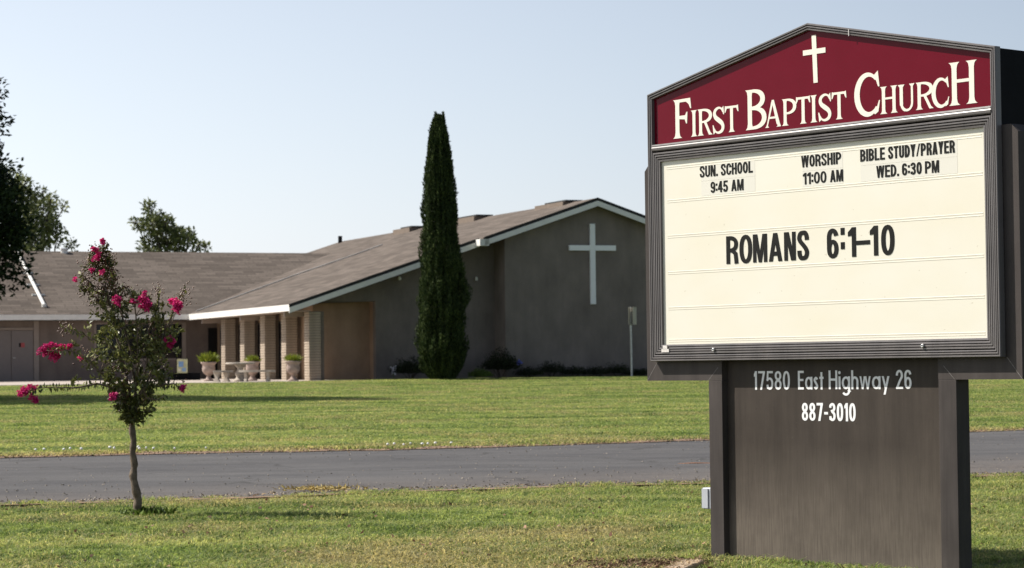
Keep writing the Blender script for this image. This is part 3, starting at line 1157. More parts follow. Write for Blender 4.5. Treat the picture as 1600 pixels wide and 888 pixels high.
def glyph_mesh(name, shapes, u0, v0, sx, sy, w0, depth, mat, parent, shear=0.0):
    """front face towards -y (viewer), shapes stacked 0.25 mm apart"""
    mb = MB()
    for i, sh in enumerate(shapes):
        yf_ = -(w0 + depth + 0.00025 * i)
        yb = -w0
        def pt(p, y):
            return (u0 + p[0] * sx, y, v0 + p[1] * sy)
        if sh[0] == 'p':
            P = sh[1]
            ar = sum(P[k][0] * P[(k + 1) % len(P)][1] - P[(k + 1) % len(P)][0] * P[k][1] for k in range(len(P)))
            if ar < 0:
                P = P[::-1]
            n = len(P)
            vs = [pt(p, yf_) for p in P] + [pt(p, yb) for p in P]
            fs = [tuple(range(n))] + [((k + 1) % n, k, n + k, n + (k + 1) % n) for k in range(n)]
            mb.add(vs, fs)
        else:
            _, L_, R_, closed = sh
            n = len(L_)
            vs = [pt(p, yf_) for p in L_] + [pt(p, yf_) for p in R_] + [pt(p, yb) for p in L_] + [pt(p, yb) for p in R_]
            fs = []
            for k in range(n if closed else n - 1):
                q = (k + 1) % n
                fs += [(k, n + k, n + q, q), (k, q, 2 * n + q, 2 * n + k), (n + q, n + k, 3 * n + k, 3 * n + q)]
            if not closed:
                fs += [(n, 0, 2 * n, 3 * n), (n - 1, 2 * n - 1, 4 * n - 1, 3 * n - 1)]
            mb.add(vs, fs)
    return mb.build(name, mat, parent)


RELW = {'I': 'a', '.': 'a', ':': 'a', 'M': 1.22, 'W': 1.45, 'L': .88, 'E': .9, '1': .62, ' ': .55, '/': .75, 'i': 'a', 't': .62, 'T': .92, '-': .6,
        'w': 1.3, 's': .72, 'y': .95, 'E_': .8}


def text_sans(txt, u0, u1, v0, v1, a, b, gap, w0, depth, mat, parent, rel=None):
    h = v1 - v0
    rw = dict(RELW)
    if rel:
        rw.update(rel)
    fixed = sum(a for c in txt if rw.get(c) == 'a') + gap * (len(txt) - 1)
    flex = sum((rw.get(c, 1.0)) for c in txt if rw.get(c) != 'a')
    unitw = ((u1 - u0) / h - fixed) / flex if flex else 0
    x = u0
    for c in txt:
        wg = a if rw.get(c) == 'a' else rw.get(c, 1.0) * unitw
        if c != ' ':
            shp = sans(c, wg, a, b)
            for part in ([[q] for q in shp] if c == ':' else [shp]):
                glyph_mesh("digit" if c.isdigit() else ("mark" if c in '.:/-' else "letter"), part, x, v0, h, h, w0, depth, mat, parent)
        x += (wg + gap) * h


# ------------------------------------------------------------------ roadside sign
SG = thing("church_sign", "dark bronze roadside church sign with maroon gabled header and ivory message board", "sign",
           (1.0409, 18.0, 0), R(-51))


def inset_poly(P, d):
    n = len(P)
    out = []
    for i in range(n):
        p0, p1, p2 = [Vector(P[(i + k) % n]) for k in (-1, 0, 1)]
        e1 = (p1 - p0).normalized()
        e2 = (p2 - p1).normalized()
        n1 = Vector((-e1.y, e1.x))
        n2 = Vector((-e2.y, e2.x))
        bis = (n1 + n2).normalized()
        out.append(p1 + bis * (d / max(0.2, bis.dot(n1))))
    return out


def moulding(name, P, prof, mat, parent, sides=None):
    """sweep profile (inset, height) round closed polygon P (counter-clockwise in u,v)"""
    mb = MB()
    n = len(P)
    rings = []
    for d, h in prof:
        rings.append([(q.x, -h, q.y) for q in inset_poly(P, d)])
    vs = sum(rings, [])
    fs = []
    for r in range(len(prof) - 1):
        for i in range(n):
            j = (i + 1) % n
            fs.append((r * n + i, r * n + j, (r + 1) * n + j, (r + 1) * n + i))
    mb.add(vs, fs)
    return mb.build(name, mat, parent)


uL, uR, vB, vE, vP, uM = -0.022, 3.298, 1.436, 3.428, 3.772, 1.638
house = [(uL, vB), (uR, vB), (uR, vE), (uM, vP), (uL, vE)]
# cabinet body
mb = MB()
hin = inset_poly(house, 0.012)
mb.prism([(p.x, p.y) for p in hin], -(-0.045), 0.50)
mb.build("cabinet", BLACKM, SG)
ridge = [(0, -0.045), (0, 0.0), (0.004, 0.006), (0.012, 0.006), (0.0165, -0.009), (0.0215, 0.005), (0.028, 0.005), (0.033, -0.009), (0.038, 0.002), (0.046, 0.001), (0.048, -0.03)]
moulding("outer_frame", house, ridge, MOULD, SG)
# header rail between header and message board: bright rounded nose
mb = MB()
rail = [(-0.03, 3.052), (0.002, 3.048), (0.006, 3.036), (0.002, 3.032), (0.008, 3.022), (0.006, 3.006), (-0.004, 2.999), (-0.03, 2.998)]
n = len(rail)
vs = [(uL + 0.046, -h, v) for h, v in rail] + [(uR - 0.046, -h, v) for h, v in rail]
mb.add(vs, [(i, i + 1, n + i + 1, n + i) for i in range(n - 1)])
mb.build("header_rail", MOULD, SG)
# message door frame
door = [(0.030, 1.488), (3.252, 1.488), (3.252, 2.988), (0.030, 2.988)]
dprof = [(0, -0.03), (0.001, -0.003), (0.004, 0.003), (0.013, 0.003), (0.018, -0.012), (0.0225, 0.001), (0.031, 0.001), (0.036, -0.014), (0.0405, -0.001),
         (0.049, -0.002), (0.0535, -0.017), (0.058, -0.004), (0.070, -0.006), (0.072, -0.03)]
DF = moulding("door_frame", door, dprof, MOULD, SG)
for u in (0.66, 2.648):
    mb = MB()
    mb.lathe([(0.013, 0), (0.014, 0.008), (0.011, 0.014), (0.005, 0.016), (0.004, 0.012)], n=14)
    o = mb.build("screw", STEEL, DF, True)
    o.matrix_local = Matrix.Translation((u, -0.002, 1.515)) @ Matrix.Rotation(math.pi / 2, 4, 'X')
mb = MB()
mb.box((0.105, -0.008, 1.503), (0.185, -0.002, 1.527))
mb.box((0.122, -0.009, 1.5275), (0.167, -0.003, 1.552))
mb.build("sticker", simple("sticker_white", (0.7, 0.66, 0.62), 0.15, 60, 0.6), DF)
# header panel
mb = MB()
hp = inset_poly(house, 0.046)
lo = 3.04
mb.prism([(hp[0].x, lo), (hp[1].x, lo), (hp[2].x, hp[2].y), (hp[3].x, hp[3].y), (hp[4].x, hp[4].y)], 0.026, 0.04)
HP = mb.build("header_panel", MAROON, SG)
for ch, a0, a1, b0, b1 in [('F', .235, .428, 3.079, 3.364), ('I', .420, .491, 3.079, 3.271), ('R', .495, .650, 3.079, 3.272), ('S', .650, .782, 3.079, 3.272),
                           ('T', .778, .921, 3.080, 3.268), ('B', .993, 1.202, 3.079, 3.364), ('A', 1.189, 1.345, 3.079, 3.268), ('P', 1.357, 1.496, 3.079, 3.266),
                           ('T', 1.492, 1.632, 3.079, 3.266), ('I', 1.628, 1.699, 3.079, 3.267), ('S', 1.704, 1.838, 3.079, 3.267), ('T', 1.834, 1.973, 3.080, 3.267),
                           ('C', 2.049, 2.280, 3.078, 3.370), ('H', 2.282, 2.434, 3.080, 3.263), ('U', 2.441, 2.593, 3.080, 3.261), ('R', 2.598, 2.750, 3.080, 3.261),
                           ('C', 2.737, 2.885, 3.078, 3.272), ('H', 2.887, 3.118, 3.081, 3.362)]:
    h = b1 - b0
    st = .148 if h > .25 else .155
    glyph_mesh("letter", serif(ch, (a1 - a0) / h, st), a0, b0, h, h, -0.026, 0.002, LETTER_CREAM, HP)
# header cross
mb = MB()
mb.add([(1.655, -(-0.023), 3.685), (1.667, -(-0.023), 3.352), (1.707, -(-0.023), 3.352), (1.697, -(-0.023), 3.685),
        (1.655, 0.026, 3.685), (1.667, 0.026, 3.352), (1.707, 0.026, 3.352), (1.697, 0.026, 3.685)],
       [(0, 1, 2, 3), (1, 0, 4, 5), (2, 1, 5, 6), (3, 2, 6, 7), (0, 3, 7, 4)])
mb.box((1.570, 0.0228, 3.552), (1.785, 0.026, 3.588))
mb.build("cross", LETTER_CREAM, HP)
# message panel and letter tracks
mb = MB()
mb.box((0.09, 0.024, 1.55), (3.22, 0.04, 2.935))
MP = mb.build("message_panel", ACRYL, SG)
for v in (2.866, 2.619, 2.357, 2.088, 1.825, 1.587):
    mb = MB()
    P = [(0.024, v + .012), (0.0228, v + .0105), (0.0228, v + .006), (0.0236, v + .004), (0.0236, v - .004), (0.0228, v - .006), (0.0228, v - .0105), (0.024, v - .012)]
    n = len(P)
    mb.add([(0.156, y, z) for y, z in P] + [(3.152, y, z) for y, z in P], [(i, n + i, n + i + 1, i + 1) for i in range(n - 1)])
    mb.build("letter_track", TRACK, MP)
for a0, a1, b0, b1 in ((0.525, 1.08, 2.636, 2.744), (0.525, 1.08, 2.7455, 2.858), (1.545, 1.93, 2.636, 2.744), (1.545, 1.93, 2.7455, 2.858),
                       (2.093, 2.945, 2.636, 2.744), (2.093, 2.945, 2.7455, 2.858)):
    mb = MB()
    mb.box((a0, 0.0233, b0), (a1, 0.0238, b1))
    mb.build("letter_plate", PLATE, MP)
W0 = -0.0231
D_ = 0.0018
A_, B_, G_ = .205, .155, .085


def msg(t, a0, a1, b0, b1, **k):
    text_sans(t, a0, a1, b0, b1, A_, B_, G_, W0, D_, LETTER_BLACK, MP, **k)


msg("SUN.", .512, .700, 2.773, 2.855, rel={'.': 'a'})
msg("SCHOOL", .733, 1.059, 2.773, 2.855)
msg("9:45", .623, .802, 2.653, 2.734)
msg("AM", .838, .963, 2.653, 2.734)
msg("WORSHIP", 1.538, 1.916, 2.773, 2.855)
msg("11:00", 1.551, 1.775, 2.653, 2.734)
msg("AM", 1.810, 1.931, 2.653, 2.734)
msg("BIBLE", 2.093, 2.315, 2.773, 2.855)
msg("STUDY/PRAYER", 2.346, 2.925, 2.773, 2.855)
msg("WED.", 2.237, 2.439, 2.653, 2.734)
msg("6:30", 2.467, 2.639, 2.653, 2.734)
msg("PM", 2.668, 2.789, 2.653, 2.734)
for ch, a0, a1, b0, b1 in (('R', .777, .897, 2.130, 2.330), ('O', .912, 1.040, 2.127, 2.333), ('M', 1.049, 1.190, 2.130, 2.330), ('A', 1.207, 1.338, 2.130, 2.330),
                           ('N', 1.359, 1.471, 2.130, 2.330), ('S', 1.487, 1.599, 2.127, 2.333), ('6', 1.771, 1.878, 2.127, 2.333), ('1', 1.968, 2.041, 2.130, 2.332),
                           ('1', 2.169, 2.242, 2.130, 2.332), ('0', 2.270, 2.389, 2.127, 2.333)):
    h = b1 - b0
    glyph_mesh("digit" if ch.isdigit() else "letter", sans(ch, (a1 - a0) / h, .19, .145), a0, b0, h, h, W0, D_, LETTER_BLACK, MP)
for dv in (0, .098):
    glyph_mesh("mark", [rect(0, dv, .036, dv + .048)], 1.900, 2.187, 1, 1, W0, D_, LETTER_BLACK, MP)
glyph_mesh("mark", [rect(0, 0, .128, .029)], 2.041, 2.209, 1, 1, W0, D_, LETTER_BLACK, MP)
# T shaped cladding behind the cabinet: head with bevelled shoulders
mb = MB()
tp = [(-0.12, 1.292), (0.6815, 1.292), (0.6815, 1.45), (2.7245, 1.45), (2.7245, 1.292), (3.424, 1.292), (3.424, 2.875), (3.37, 2.925), (-0.06, 2.925), (-0.12, 2.86)]
mb.prism(tp, 0.052, 0.178)
CL = mb.build("cladding", BRONZE, SG)
for u0, u1, v1, mr in ((-0.12, 0.0, 1.436, 1), (0.541, 0.64, 1.384, 0), (2.865, 2.77, 1.384, 0), (3.424, 3.30, 1.436, 1)):
    mb = MB()
    d = 0.0022
    mb.add([(u0, 0.0505, 1.293), (u0 + d, 0.0505, 1.293), (u1 + d, 0.0505, v1), (u1, 0.0505, v1)], [(0, 1, 2, 3)])
    mb.build("mitre_seam", simple("seam_scuff", (0.34, 0.32, 0.31), 0.4, 60, 0.7), CL)
# posts
for u0, u1 in ((0.541, 0.682), (2.724, 2.878)):
    mb = MB()
    mb.bbox((u0, 0.052, -0.05), (u1, 0.178, 1.2915), 0.003)
    o = mb.build("post", BRONZE_POST, SG)
mb = MB()
mb.box((0.683, 0.105, -0.05), (2.723, 0.125, 1.4495))
PP = mb.build("pedestal_panel", BRONZE_PANEL, SG)
kw = dict(w0=-0.1048, depth=0.0012, mat=LETTER_WHITE, parent=PP)
text_sans("17580", .958, 1.315, 1.224, 1.357, .14, .12, .10, rel={'1': .42}, **kw)
text_sans("East", 1.394, 1.640, 1.226, 1.357, .14, .12, .09, rel={'E': .8, 'a': 1.0, 's': .62, 't': .55}, **kw)
text_sans("Highway", 1.689, 2.250, 1.228, 1.358, .14, .12, .09, rel={'H': 1.0, 'g': .95, 'h': .8, 'w': 1.25, 'a': .95, 'y': .85}, **kw)
text_sans("26", 2.308, 2.446, 1.230, 1.358, .14, .12, .10, **kw)
text_sans("887-3010", 1.427, 1.937, 1.008, 1.133, .165, .14, .09, rel={'1': .55}, **kw)
# utility box on the side of the left post
mb = MB()
mb.bbox((0.43, 0.075, 0.355), (0.540, 0.155, 0.51), 0.006)
mb.box((0.4375, 0.066, 0.362), (0.50, 0.0745, 0.503))
mb.build("utility_box", BOXW, SG)
mb = MB()
mb.box((2.03, -0.0085, 3.636), (2.036, -0.006, 3.682))
o = mb.build("frame_joint", simple("joint_metal", (0.6, 0.58, 0.55), 0.1, 5, 0.5), SG)

# ------------------------------------------------------------------ church
CH = thing("church_building", "low taupe stucco church with brown shingle roof and white wall cross", "church", (-8.468, 92.0, 0.93), R(21.9))
SL = 1 / 3
Z0 = 2.95


def roof_part(name, polys, th=0.22, uvdir='s'):
    mb = MB()
    for P in polys:
        mb.slab(P, th)
    o = mb.build(name, SHINGLE, CH)
    me = o.data
    uv = me.uv_layers.new(name="UVMap")
    for lp in me.loops:
        c = me.vertices[lp.vertex_index].co
        uv.data[lp.index].uv = (c.y, c.x * 1.054) if uvdir == 's' else (c.x, c.y * 1.054)
    return o


def zs(s):
    return Z0 + SL * (s if s < 12.66 else 25.32 - s)


RM = roof_part("roof", [
    [(0, 0, zs(0)), (7.75, 0, zs(7.75)), (7.75, 33, zs(7.75)), (0, 33, zs(0))],
    [(7.75, -0.45, zs(7.75)), (12.66, -0.45, zs(12.66)), (12.66, 33, zs(12.66)), (7.75, 33, zs(7.75))]])
roof_part("roof", [[(12.6605, -0.45, zs(12.66)), (25.32, -0.45, zs(25.32)), (25.32, 33, zs(25.32)), (12.6605, 33, zs(12.66))]])
RW = roof_part("roof", [[(-24, 15.4, Z0 - .002), (0, 15.4, Z0 - .002), (9.6, 25, Z0 + 3.2 - .002), (-24, 25, Z0 + 3.2 - .002)]], uvdir='t')
roof_part("roof", [[(-24, 25.002, Z0 + 3.2 - .002), (9.6, 25.002, Z0 + 3.2 - .002), (9.6, 34.6, Z0 - .002), (-24, 34.6, Z0 - .002)]], uvdir='t')


def board(name, p0, p1, h, th, mat, parent, n):
    """board hanging below the line p0-p1 with outward normal n"""
    p0, p1, n = Vector(p0), Vector(p1), Vector(n)
    mb = MB()
    vs = [p0, p1, p1 - Vector((0, 0, h)), p0 - Vector((0, 0, h))]
    vs2 = [v + n * th for v in vs]
    mb.add(vs + vs2, [(4, 5, 6, 7), (3, 2, 1, 0), (0, 1, 5, 4), (2, 3, 7, 6), (1, 2, 6, 5), (3, 0, 4, 7)])
    return mb.build(name, mat, parent)


# porch eave fascia (lit), wing fascia, rake boards with dark shingle edge above
board("fascia", (0, 0.0, Z0 - .01), (0, 15.38, Z0 - .01), 0.25, 0.035, WHITE, CH, (-1, 0, 0))
board("fascia", (-24, 15.4, Z0 - .01), (-0.04, 15.4, Z0 - .01), 0.23, 0.035, WHITE, CH, (0, -1, 0))
for s0, s1, t in ((-0.035, 7.74, 0.0), (7.80, 12.66, -0.45), (12.66, 25.3, -0.45)):
    board("rake_edge", (s0, t, zs(s0) + .015), (s1, t, zs(s1) + .015), 0.13, 0.03, ROOFEDGE, CH, (0, -1, 0))
    board("rake_board", (s0, t, zs(s0) - .117), (s1, t, zs(s1) - .117), 0.21, 0.05, WHITE, CH, (0, -1, 0))
mb = MB()
mb.box((7.60, -0.50, zs(7.7) - .30), (7.98, -0.06, zs(7.7) - .04))
mb.build("gutter_end", WHITE, CH)
# walls
mb = MB()
mb.prism([(0.84, 3.09), (3.82, 3.09), (3.82, 0), (8.84, 0), (8.84, zs(8.84) - .24), (0.84, zs(0.84) - .24)], 1.15, 1.45)
mb.build("wall", STUCCO, CH)
mb = MB()
mb.prism([(8.83, -.02), (25.0, -.02), (25.0, zs(25) - .24), (12.66, zs(12.66) - .24), (8.83, zs(8.83) - .24)], 0.0, 1.6)
mb.build("wall", STUCCO, CH)
mb = MB()
mb.prism([(1.5, -.02), (4.6, -.02), (4.6, zs(1.5) - .3), (1.5, zs(1.5) - .3)], 1.9, 2.2)
mb.box((3.822, 1.4505, 0), (4.1, 1.898, 3.2))
mb.build("alcove_wall", STUCCO_BROWN, CH)
mb = MB()
mb.box((1.5, 2.2005, -.02), (1.8, 16.3, zs(1.5) - .32))
mb.build("porch_wall", STUCCO_BROWN, CH)
mb = MB()
mb.box((24.7, 1.601, 0), (25.0, 32.8, zs(25) - .3))
mb.prism([(1.8, 0), (25, 0), (25, zs(25) - .24), (12.66, zs(12.66) - .24), (1.8, zs(1.8) - .24)], 32.8, 33.0)
mb.build("rear_wall", STUCCO, CH)
# porch ceiling
mb = MB()
mb.box((0.03, 0.05, Z0 - .262), (0.84, 16.3, Z0 - .235))
mb.build("soffit", simple("soffit_paint", (0.3, 0.24, 0.19), 0.08, 2, 0.8), CH)
# dark tall glazing between the pilasters
for t0, t1 in ((4.0, 6.5), (7.0, 9.6), (10.1, 12.6), (13.2, 15.7)):
    f = MB()
    f.box((1.46, t0, 0.02), (1.499, t1, 2.42))
    fo = f.build("window", simple("window_frame_bronze", (0.03, 0.025, 0.02), 0.1, 5, 0.4), CH)
    p = MB()
    p.box((1.452, t0 + .05, 0.08), (1.4598, (t0 + t1) / 2 - .03, 2.36))
    p.box((1.452, (t0 + t1) / 2 + .03, 0.08), (1.4598, t1 - .05, 2.36))
    p.build("pane", GLASS, fo)
# pilasters of slump block
blk = None
for k, t in enumerate((0.3, 3.41, 6.43, 9.51, 12.57)):
    core = MB()
    core.box((0.855, t + .015, -.03), (1.315, t + .645, Z0 - .265))
    core.box((1.3155, t + .16, -.03), (1.4985, t + .50, Z0 - .265))
    co = core.build("column", MORTAR, CH)
    zz = 0.0
    for i in range(26):
        if blk is None:
            b_ = MB()
            b_.bbox((-0.24, -0.33, 0), (0.24, 0.33, 0.088), 0.012)
            o = b_.build("block", BLOCK, co)
            blk = o
        else:
            o = blk.copy()
            COL.objects.link(o)
            o.parent = co
        o.location = (1.085 + random.uniform(-.004, .004), t + .33 + random.uniform(-.004, .004), zz)
        o.scale = (1 + random.uniform(-.012, .004), 1 + random.uniform(-.012, .004), 1)
        zz += 0.103
for t in (1.1, 7.43, 13.6):
    mb = MB()
    mb.box((0.10, t - .07, Z0 - .45), (1.2, t + .07, Z0 - .263))
    mb.build("porch_beam", JAMB, CH)
# left wing wall with openings cut from boxes
mb = MB()
T = 16.3
mb.box((-24, T, 0.0), (-3.95, T + .25, Z0 - .25))
mb.box((-3.95, T, 0.0), (-0.02, T + .25, 1.02))
mb.box((-3.95, T, 2.53), (-0.02, T + .25, Z0 - .25))
mb.box((-0.02, T, 0.0), (1.5, T + .25, Z0 - .25))
mb.build("wing_wall", STUCCO_WING, CH)
mb = MB()
mb.box((-24, 33.4, 0), (1.6, 33.7, Z0 - .25))
mb.box((-24, T + .26, 0), (-23.7, 33.39, Z0 - .25))
mb.build("wing_rear_wall", STUCCO_WING, CH)
# window
f = MB()
f.box((-3.95, T - .03, 0.93), (0.06, T + .05, 1.019))
f.box((-4.02, T - .03, 1.02), (-3.93, T + .04, 2.60))
f.box((-0.10, T - .03, 1.02), (0.08, T + .04, 2.60))
f.box((-3.93, T - .025, 2.53), (-0.10, T + .04, 2.60))
f.box((-2.05, T + .06, 1.02), (-1.98, T + .12, 2.53))
WN = f.build("window", JAMB, CH)
p = MB()
p.box((-3.93, T + .13, 1.02), (-0.10, T + .15, 2.53))
p.build("pane", GLASS, WN)
# double door
for s0, s1, hx in ((-8.62, -7.64, -7.72), (-7.62, -6.68, -7.55)):
    d = MB()
    d.bbox((s0, T - .035, 0.03), (s1, T - .003, 2.28), 0.006)
    do = d.build("door", DOORP, CH)
    if s0 < -8:
        continue
    h = MB()
    h.tube([(hx, T - .12, 1.10), (hx + .09, T - .12, 1.10)], 0.018, 6)
    h.tube([(hx, T - .036, 1.10), (hx, T - .13, 1.10)], 0.02, 6)
    h.build("handle", STEEL, do)
    q = MB()
    q.box((-7.30, T - .045, 1.57), (-7.22, T - .036, 1.74))
    q.build("notice", BLACKM, do)
    q = MB()
    q.box((-7.215, T - .045, 1.55), (-7.06, T - .036, 1.75))
    q.build("notice", simple("red_notice", (0.42, 0.08, 0.08), 0.2, 20, 0.6), do)
f = MB()
f.box((-6.66, T - .07, 0), (-6.44, T - .003, Z0 - .26))
f.box((-8.75, T - .05, 2.30), (-6.67, T - .003, 2.40))
f.build("door_frame", JAMB, CH)
# porch entrance door at the inner corner
f = MB()
f.box((1.08, T - .04, 0.03), (1.495, T - .003, 2.35))
f.build("door", simple("dark_door", (0.01, 0.01, 0.011), 0.2, 3, 0.3), CH)
# big white cross, lamps, vents and pipes
mb = MB()
mb.bbox((12.475, -0.11, 2.93), (12.70, -0.004, 6.155), 0.008)
mb.box((11.57, -0.105, 5.08), (12.473, -0.01, 5.29))
mb.box((12.702, -0.105, 5.08), (13.60, -0.01, 5.29))
tag(mb.build("cross", CROSSW, CH), "tall white latin cross on the gable wall")
for s, t, z in ((8.03, 1.15, 3.96), (4.80, 1.15, 3.97)):
    mb = MB()
    mb.lathe([(0.03, 0.1), (0.05, 0.08), (0.065, 0), (0.05, -.05)], (s, t - .10, z), 10)
    mb.box((s - .02, t - .06, z + .02), (s + .02, t - .002, z + .06))
    mb.build("wall_lamp", WHITE, CH)
TAN = simple("vent_tan", (0.16, 0.12, 0.09), 0.15, 4, 0.7)
for t0, t1, s0 in ((2.0, 5.0, 12.30), (11.6, 15.5, 12.1), (20.2, 22.6, 12.1)):
    mb = MB()
    mb.box((s0 - .1, t0, zs(s0 - .3) - .02), (s0 + .7, t1, zs(12.6) + .03))
    vo = mb.build("roof_vent", TAN, RM)
    mb = MB()
    mb.box((s0 - .02, t0 - .08, zs(12.6) + .031), (s0 + .78, t1 - .9, zs(12.6) + .10))
    mb.build("vent_cap", ROOFEDGE, RM)
mb = MB()
mb.tube([(12.3, 31.9, zs(12.3) - .1), (12.3, 31.9, zs(12.3) + .35)], 0.11, 8)
mb.build("vent_pipe", BLACKM, RM)
mb = MB()
mb.tube([(s, t, zs(s) + .03) for s, t in ((0.3, 15.3), (2.5, 15.9), (5.1, 16.9), (8.3, 16.9), (9.6, 17.2))], 0.028, 6)
mb.build("roof_flashing", simple("flashing_grey", (0.42, 0.40, 0.38), 0.2, 3, 0.6), RM)
# leaning white pipe on the wing roof
def wz(t):
    return Z0 + SL * (t - 15.4)
mb = MB()
mb.tube([(-6.16, 16.4, wz(16.4) + .06), (-5.96, 22.2, wz(22.2) + .14), (-5.87, 24.8, wz(24.8) + .15)], 0.075, 8)
mb.tube([(-6.16, 16.5, wz(16.5) - .02), (-6.16, 16.5, wz(16.5) + .12)], 0.11, 10)
RP = mb.build("roof_pipe", WHITE, RW)
for t in (18.1, 19.6, 21.4):
    mb = MB()
    x = -6.16 + (t - 16.4) * .0345
    mb.box((x - .28, t - .06, wz(t) + .0), (x + .28, t + .06, wz(t) + .075))
    mb.build("pipe_bracket", WHITE, RW)
mb = MB()
mb.lathe([(0.16, -.2), (0.16, .12), (0.2, .13), (0.2, .2)], (-3.6, 24.8, wz(24.8)), 10)
mb.build("roof_vent", WHITE, RW)
mb = MB()
mb.box((-1.9, 16.4, wz(16.4)), (-1.7, 16.6, wz(16.4) + .14))
mb.build("vent_pipe", WHITE, RW)

A = Vector((math.cos(R(21.9)), math.sin(R(21.9)), 0))
Bv = Vector((-A.y, A.x, 0))


def ch(s, t, z=0):
    return Vector((-8.468, 92.0, 0.93)) + A * s + Bv * t + Vector((0, 0, z))


# ------------------------------------------------------------------ patio furniture
def urn(loc, k, label):
    t = thing("planter_urn", label, "planter", loc, random.random(), "concrete urn planters on the patio")
    mb = MB()
    mb.lathe([(0.20, 0), (0.20, 0.06), (0.13, 0.09), (0.08, 0.17), (0.075, 0.22), (0.12, 0.26), (0.20, 0.32), (0.25, 0.42), (0.255, 0.52), (0.235, 0.60),
              (0.25, 0.66), (0.31, 0.72), (0.315, 0.76), (0.28, 0.765), (0.26, 0.72)], n=24)
    mb.build("urn", URNPINK, t, True)
    n = 260
    a = rng.random(n) * 6.283
    r = rng.random(n) * 0.2
    P = np.stack([r * np.cos(a), r * np.sin(a), np.full(n, 0.73)], 1)
    D = np.stack([np.cos(a) * 0.7, np.sin(a) * 0.7, rng.uniform(0.5, 2.6, n)], 1)
    q = leaf_quads(P, unit(D), 0.36 * k, 0.13, 0.03, -0.2)
    quads_mesh("fern", q, LF_LIME, t, cols=rng.random(n))


urn((-11.95, 95.0, 0.965), 1.1, "concrete urn with lime fern left of the columns, by the dark doorway")
urn((-10.15, 94.2, 0.965), 0.75, "concrete urn with low fern behind the round patio table")
urn((-8.32, 91.55, 0.955), 0.8, "concrete urn with thin fern between the two right columns")

tb = thing("patio_table", "round cast concrete table with turned pedestal on the patio", "table", (-10.36, 91.9, 0.952))
mb = MB()
mb.lathe([(0.52, 0.66), (0.56, 0.675), (0.56, 0.72), (0.53, 0.735)], n=28)
mb.build("tabletop", CASTCON, tb, False)
mb = MB()
mb.lathe([(0.26, 0), (0.27, 0.06), (0.20, 0.10), (0.15, 0.18), (0.19, 0.27), (0.20, 0.34), (0.13, 0.42), (0.11, 0.50), (0.19, 0.6), (0.24, 0.66)], n=20)
mb.build("pedestal", CASTCON, tb, True)


def bench(loc, rz, label, L=0.55):
    t = thing("concrete_bench", label, "bench", loc, rz, "curved concrete benches round the table")
    mb = MB()
    pts_o, pts_i = [], []
    for i in range(13):
        a = -0.62 + 1.24 * i / 12
        pts_o.append((1.15 * math.sin(a) * L / .55, 1.15 * math.cos(a) - 1.0, .44))
        pts_i.append((0.80 * math.sin(a) * L / .55, 0.80 * math.cos(a) - 1.0, .44))
    P = pts_o + pts_i[::-1]
    mb.slab(P[::-1], 0.075)
    mb.build("seat", CASTCON, t)
    for sx in (-1, 1):
        lg = MB()
        x = sx * 0.36 * L / .5
        prof = [(-.15, 0), (.15, 0), (.13, .06), (.08, .10), (.06, .18), (.10, .27), (.13, .33), (.13, .366), (-.13, .366), (-.13, .33), (-.10, .27), (-.06, .18), (-.08, .10), (-.13, .06)]
        vs = [(x - .05, -.08 + p[0], p[1]) for p in prof] + [(x + .05, -.08 + p[0], p[1]) for p in prof]
        n = len(prof)
        lg.add(vs, [tuple(range(n - 1, -1, -1)), tuple(range(n, 2 * n))] + [(i, (i + 1) % n, n + (i + 1) % n, n + i) for i in range(n)])
        lg.build("leg", CASTCON, t)


bench((-11.05, 91.25, 0.95), R(60), "curved concrete bench left of the round patio table", 0.42)
bench((-9.65, 91.0, 0.95), R(168), "curved concrete bench at the right of the round patio table", 0.6)
# folding notice stand by the wing window
t = thing("notice_stand", "small yellow and blue poster on a black stand under the wing window", "sign stand", (-13.75, 100.6, 1.0), R(10))
mb = MB()
mb.box((-0.22, -.02, 0.30), (0.22, .02, 0.88))
PB = mb.build("poster", simple("poster_yellow", (0.55, 0.55, 0.33), 0.3, 7, 0.6), t)
for x0, z0, x1, z1, c in ((-.15, .55, .05, .78, (0.2, 0.35, 0.6)), (-.02, .36, .15, .52, (0.25, 0.4, 0.62)), (-.17, .38, -.06, .47, (0.75, 0.7, 0.6))):
    q = MB()
    q.box((x0, -.024, z0), (x1, -.0205, z1))
    q.build("print_patch", simple("poster_ink", c, 0.15, 12, 0.6), PB)
mb = MB()
mb.box((-0.25, -.25, 0.0), (0.25, .25, 0.05))
mb.box((-0.25, -.02, 0.05), (-0.22, .02, 0.9))
mb.box((0.22, -.02, 0.05), (0.25, .02, 0.9))
mb.box((-0.6, 0.1, 0.0), (0.75, 0.55, 0.30))
mb.build("stand_frame", BLACKM, t)

# ------------------------------------------------------------------ sign post on the far lawn
t = thing("marker_post", "thin pale metal post with small plates on the far lawn", "post", (4.62, 94.2, 0.93))
mb = MB()
mb.tube([(0, 0, -.1), (-0.02, 0, 2.75)], 0.045, 8)
mb.build("pole", STEEL, t)
for dx, ry, w_ in ((-.06, R(72), .26), (.14, R(60), .3)):
    mb = MB()
    M = Matrix.Translation((dx, -0.03, 2.40)) @ Matrix.Rotation(ry, 4, 'Z')
    mb.box((-w_ / 2, -.008, -.34), (w_ / 2, .008, .34), M=M)
    mb.build("plate", simple("plate_tan", (0.5, 0.45, 0.36), 0.1, 5, 0.5), t)


# ------------------------------------------------------------------ planting
def foliage(name, P, D, size, mat, parent, aspect=0.5, kind='stuff'):
    q = leaf_quads(P, D, size, aspect, 0.12, -0.1)
    o = quads_mesh(name, q, mat, parent, cols=rng.random(len(P)))
    if kind:
        o['kind'] = kind
    return o


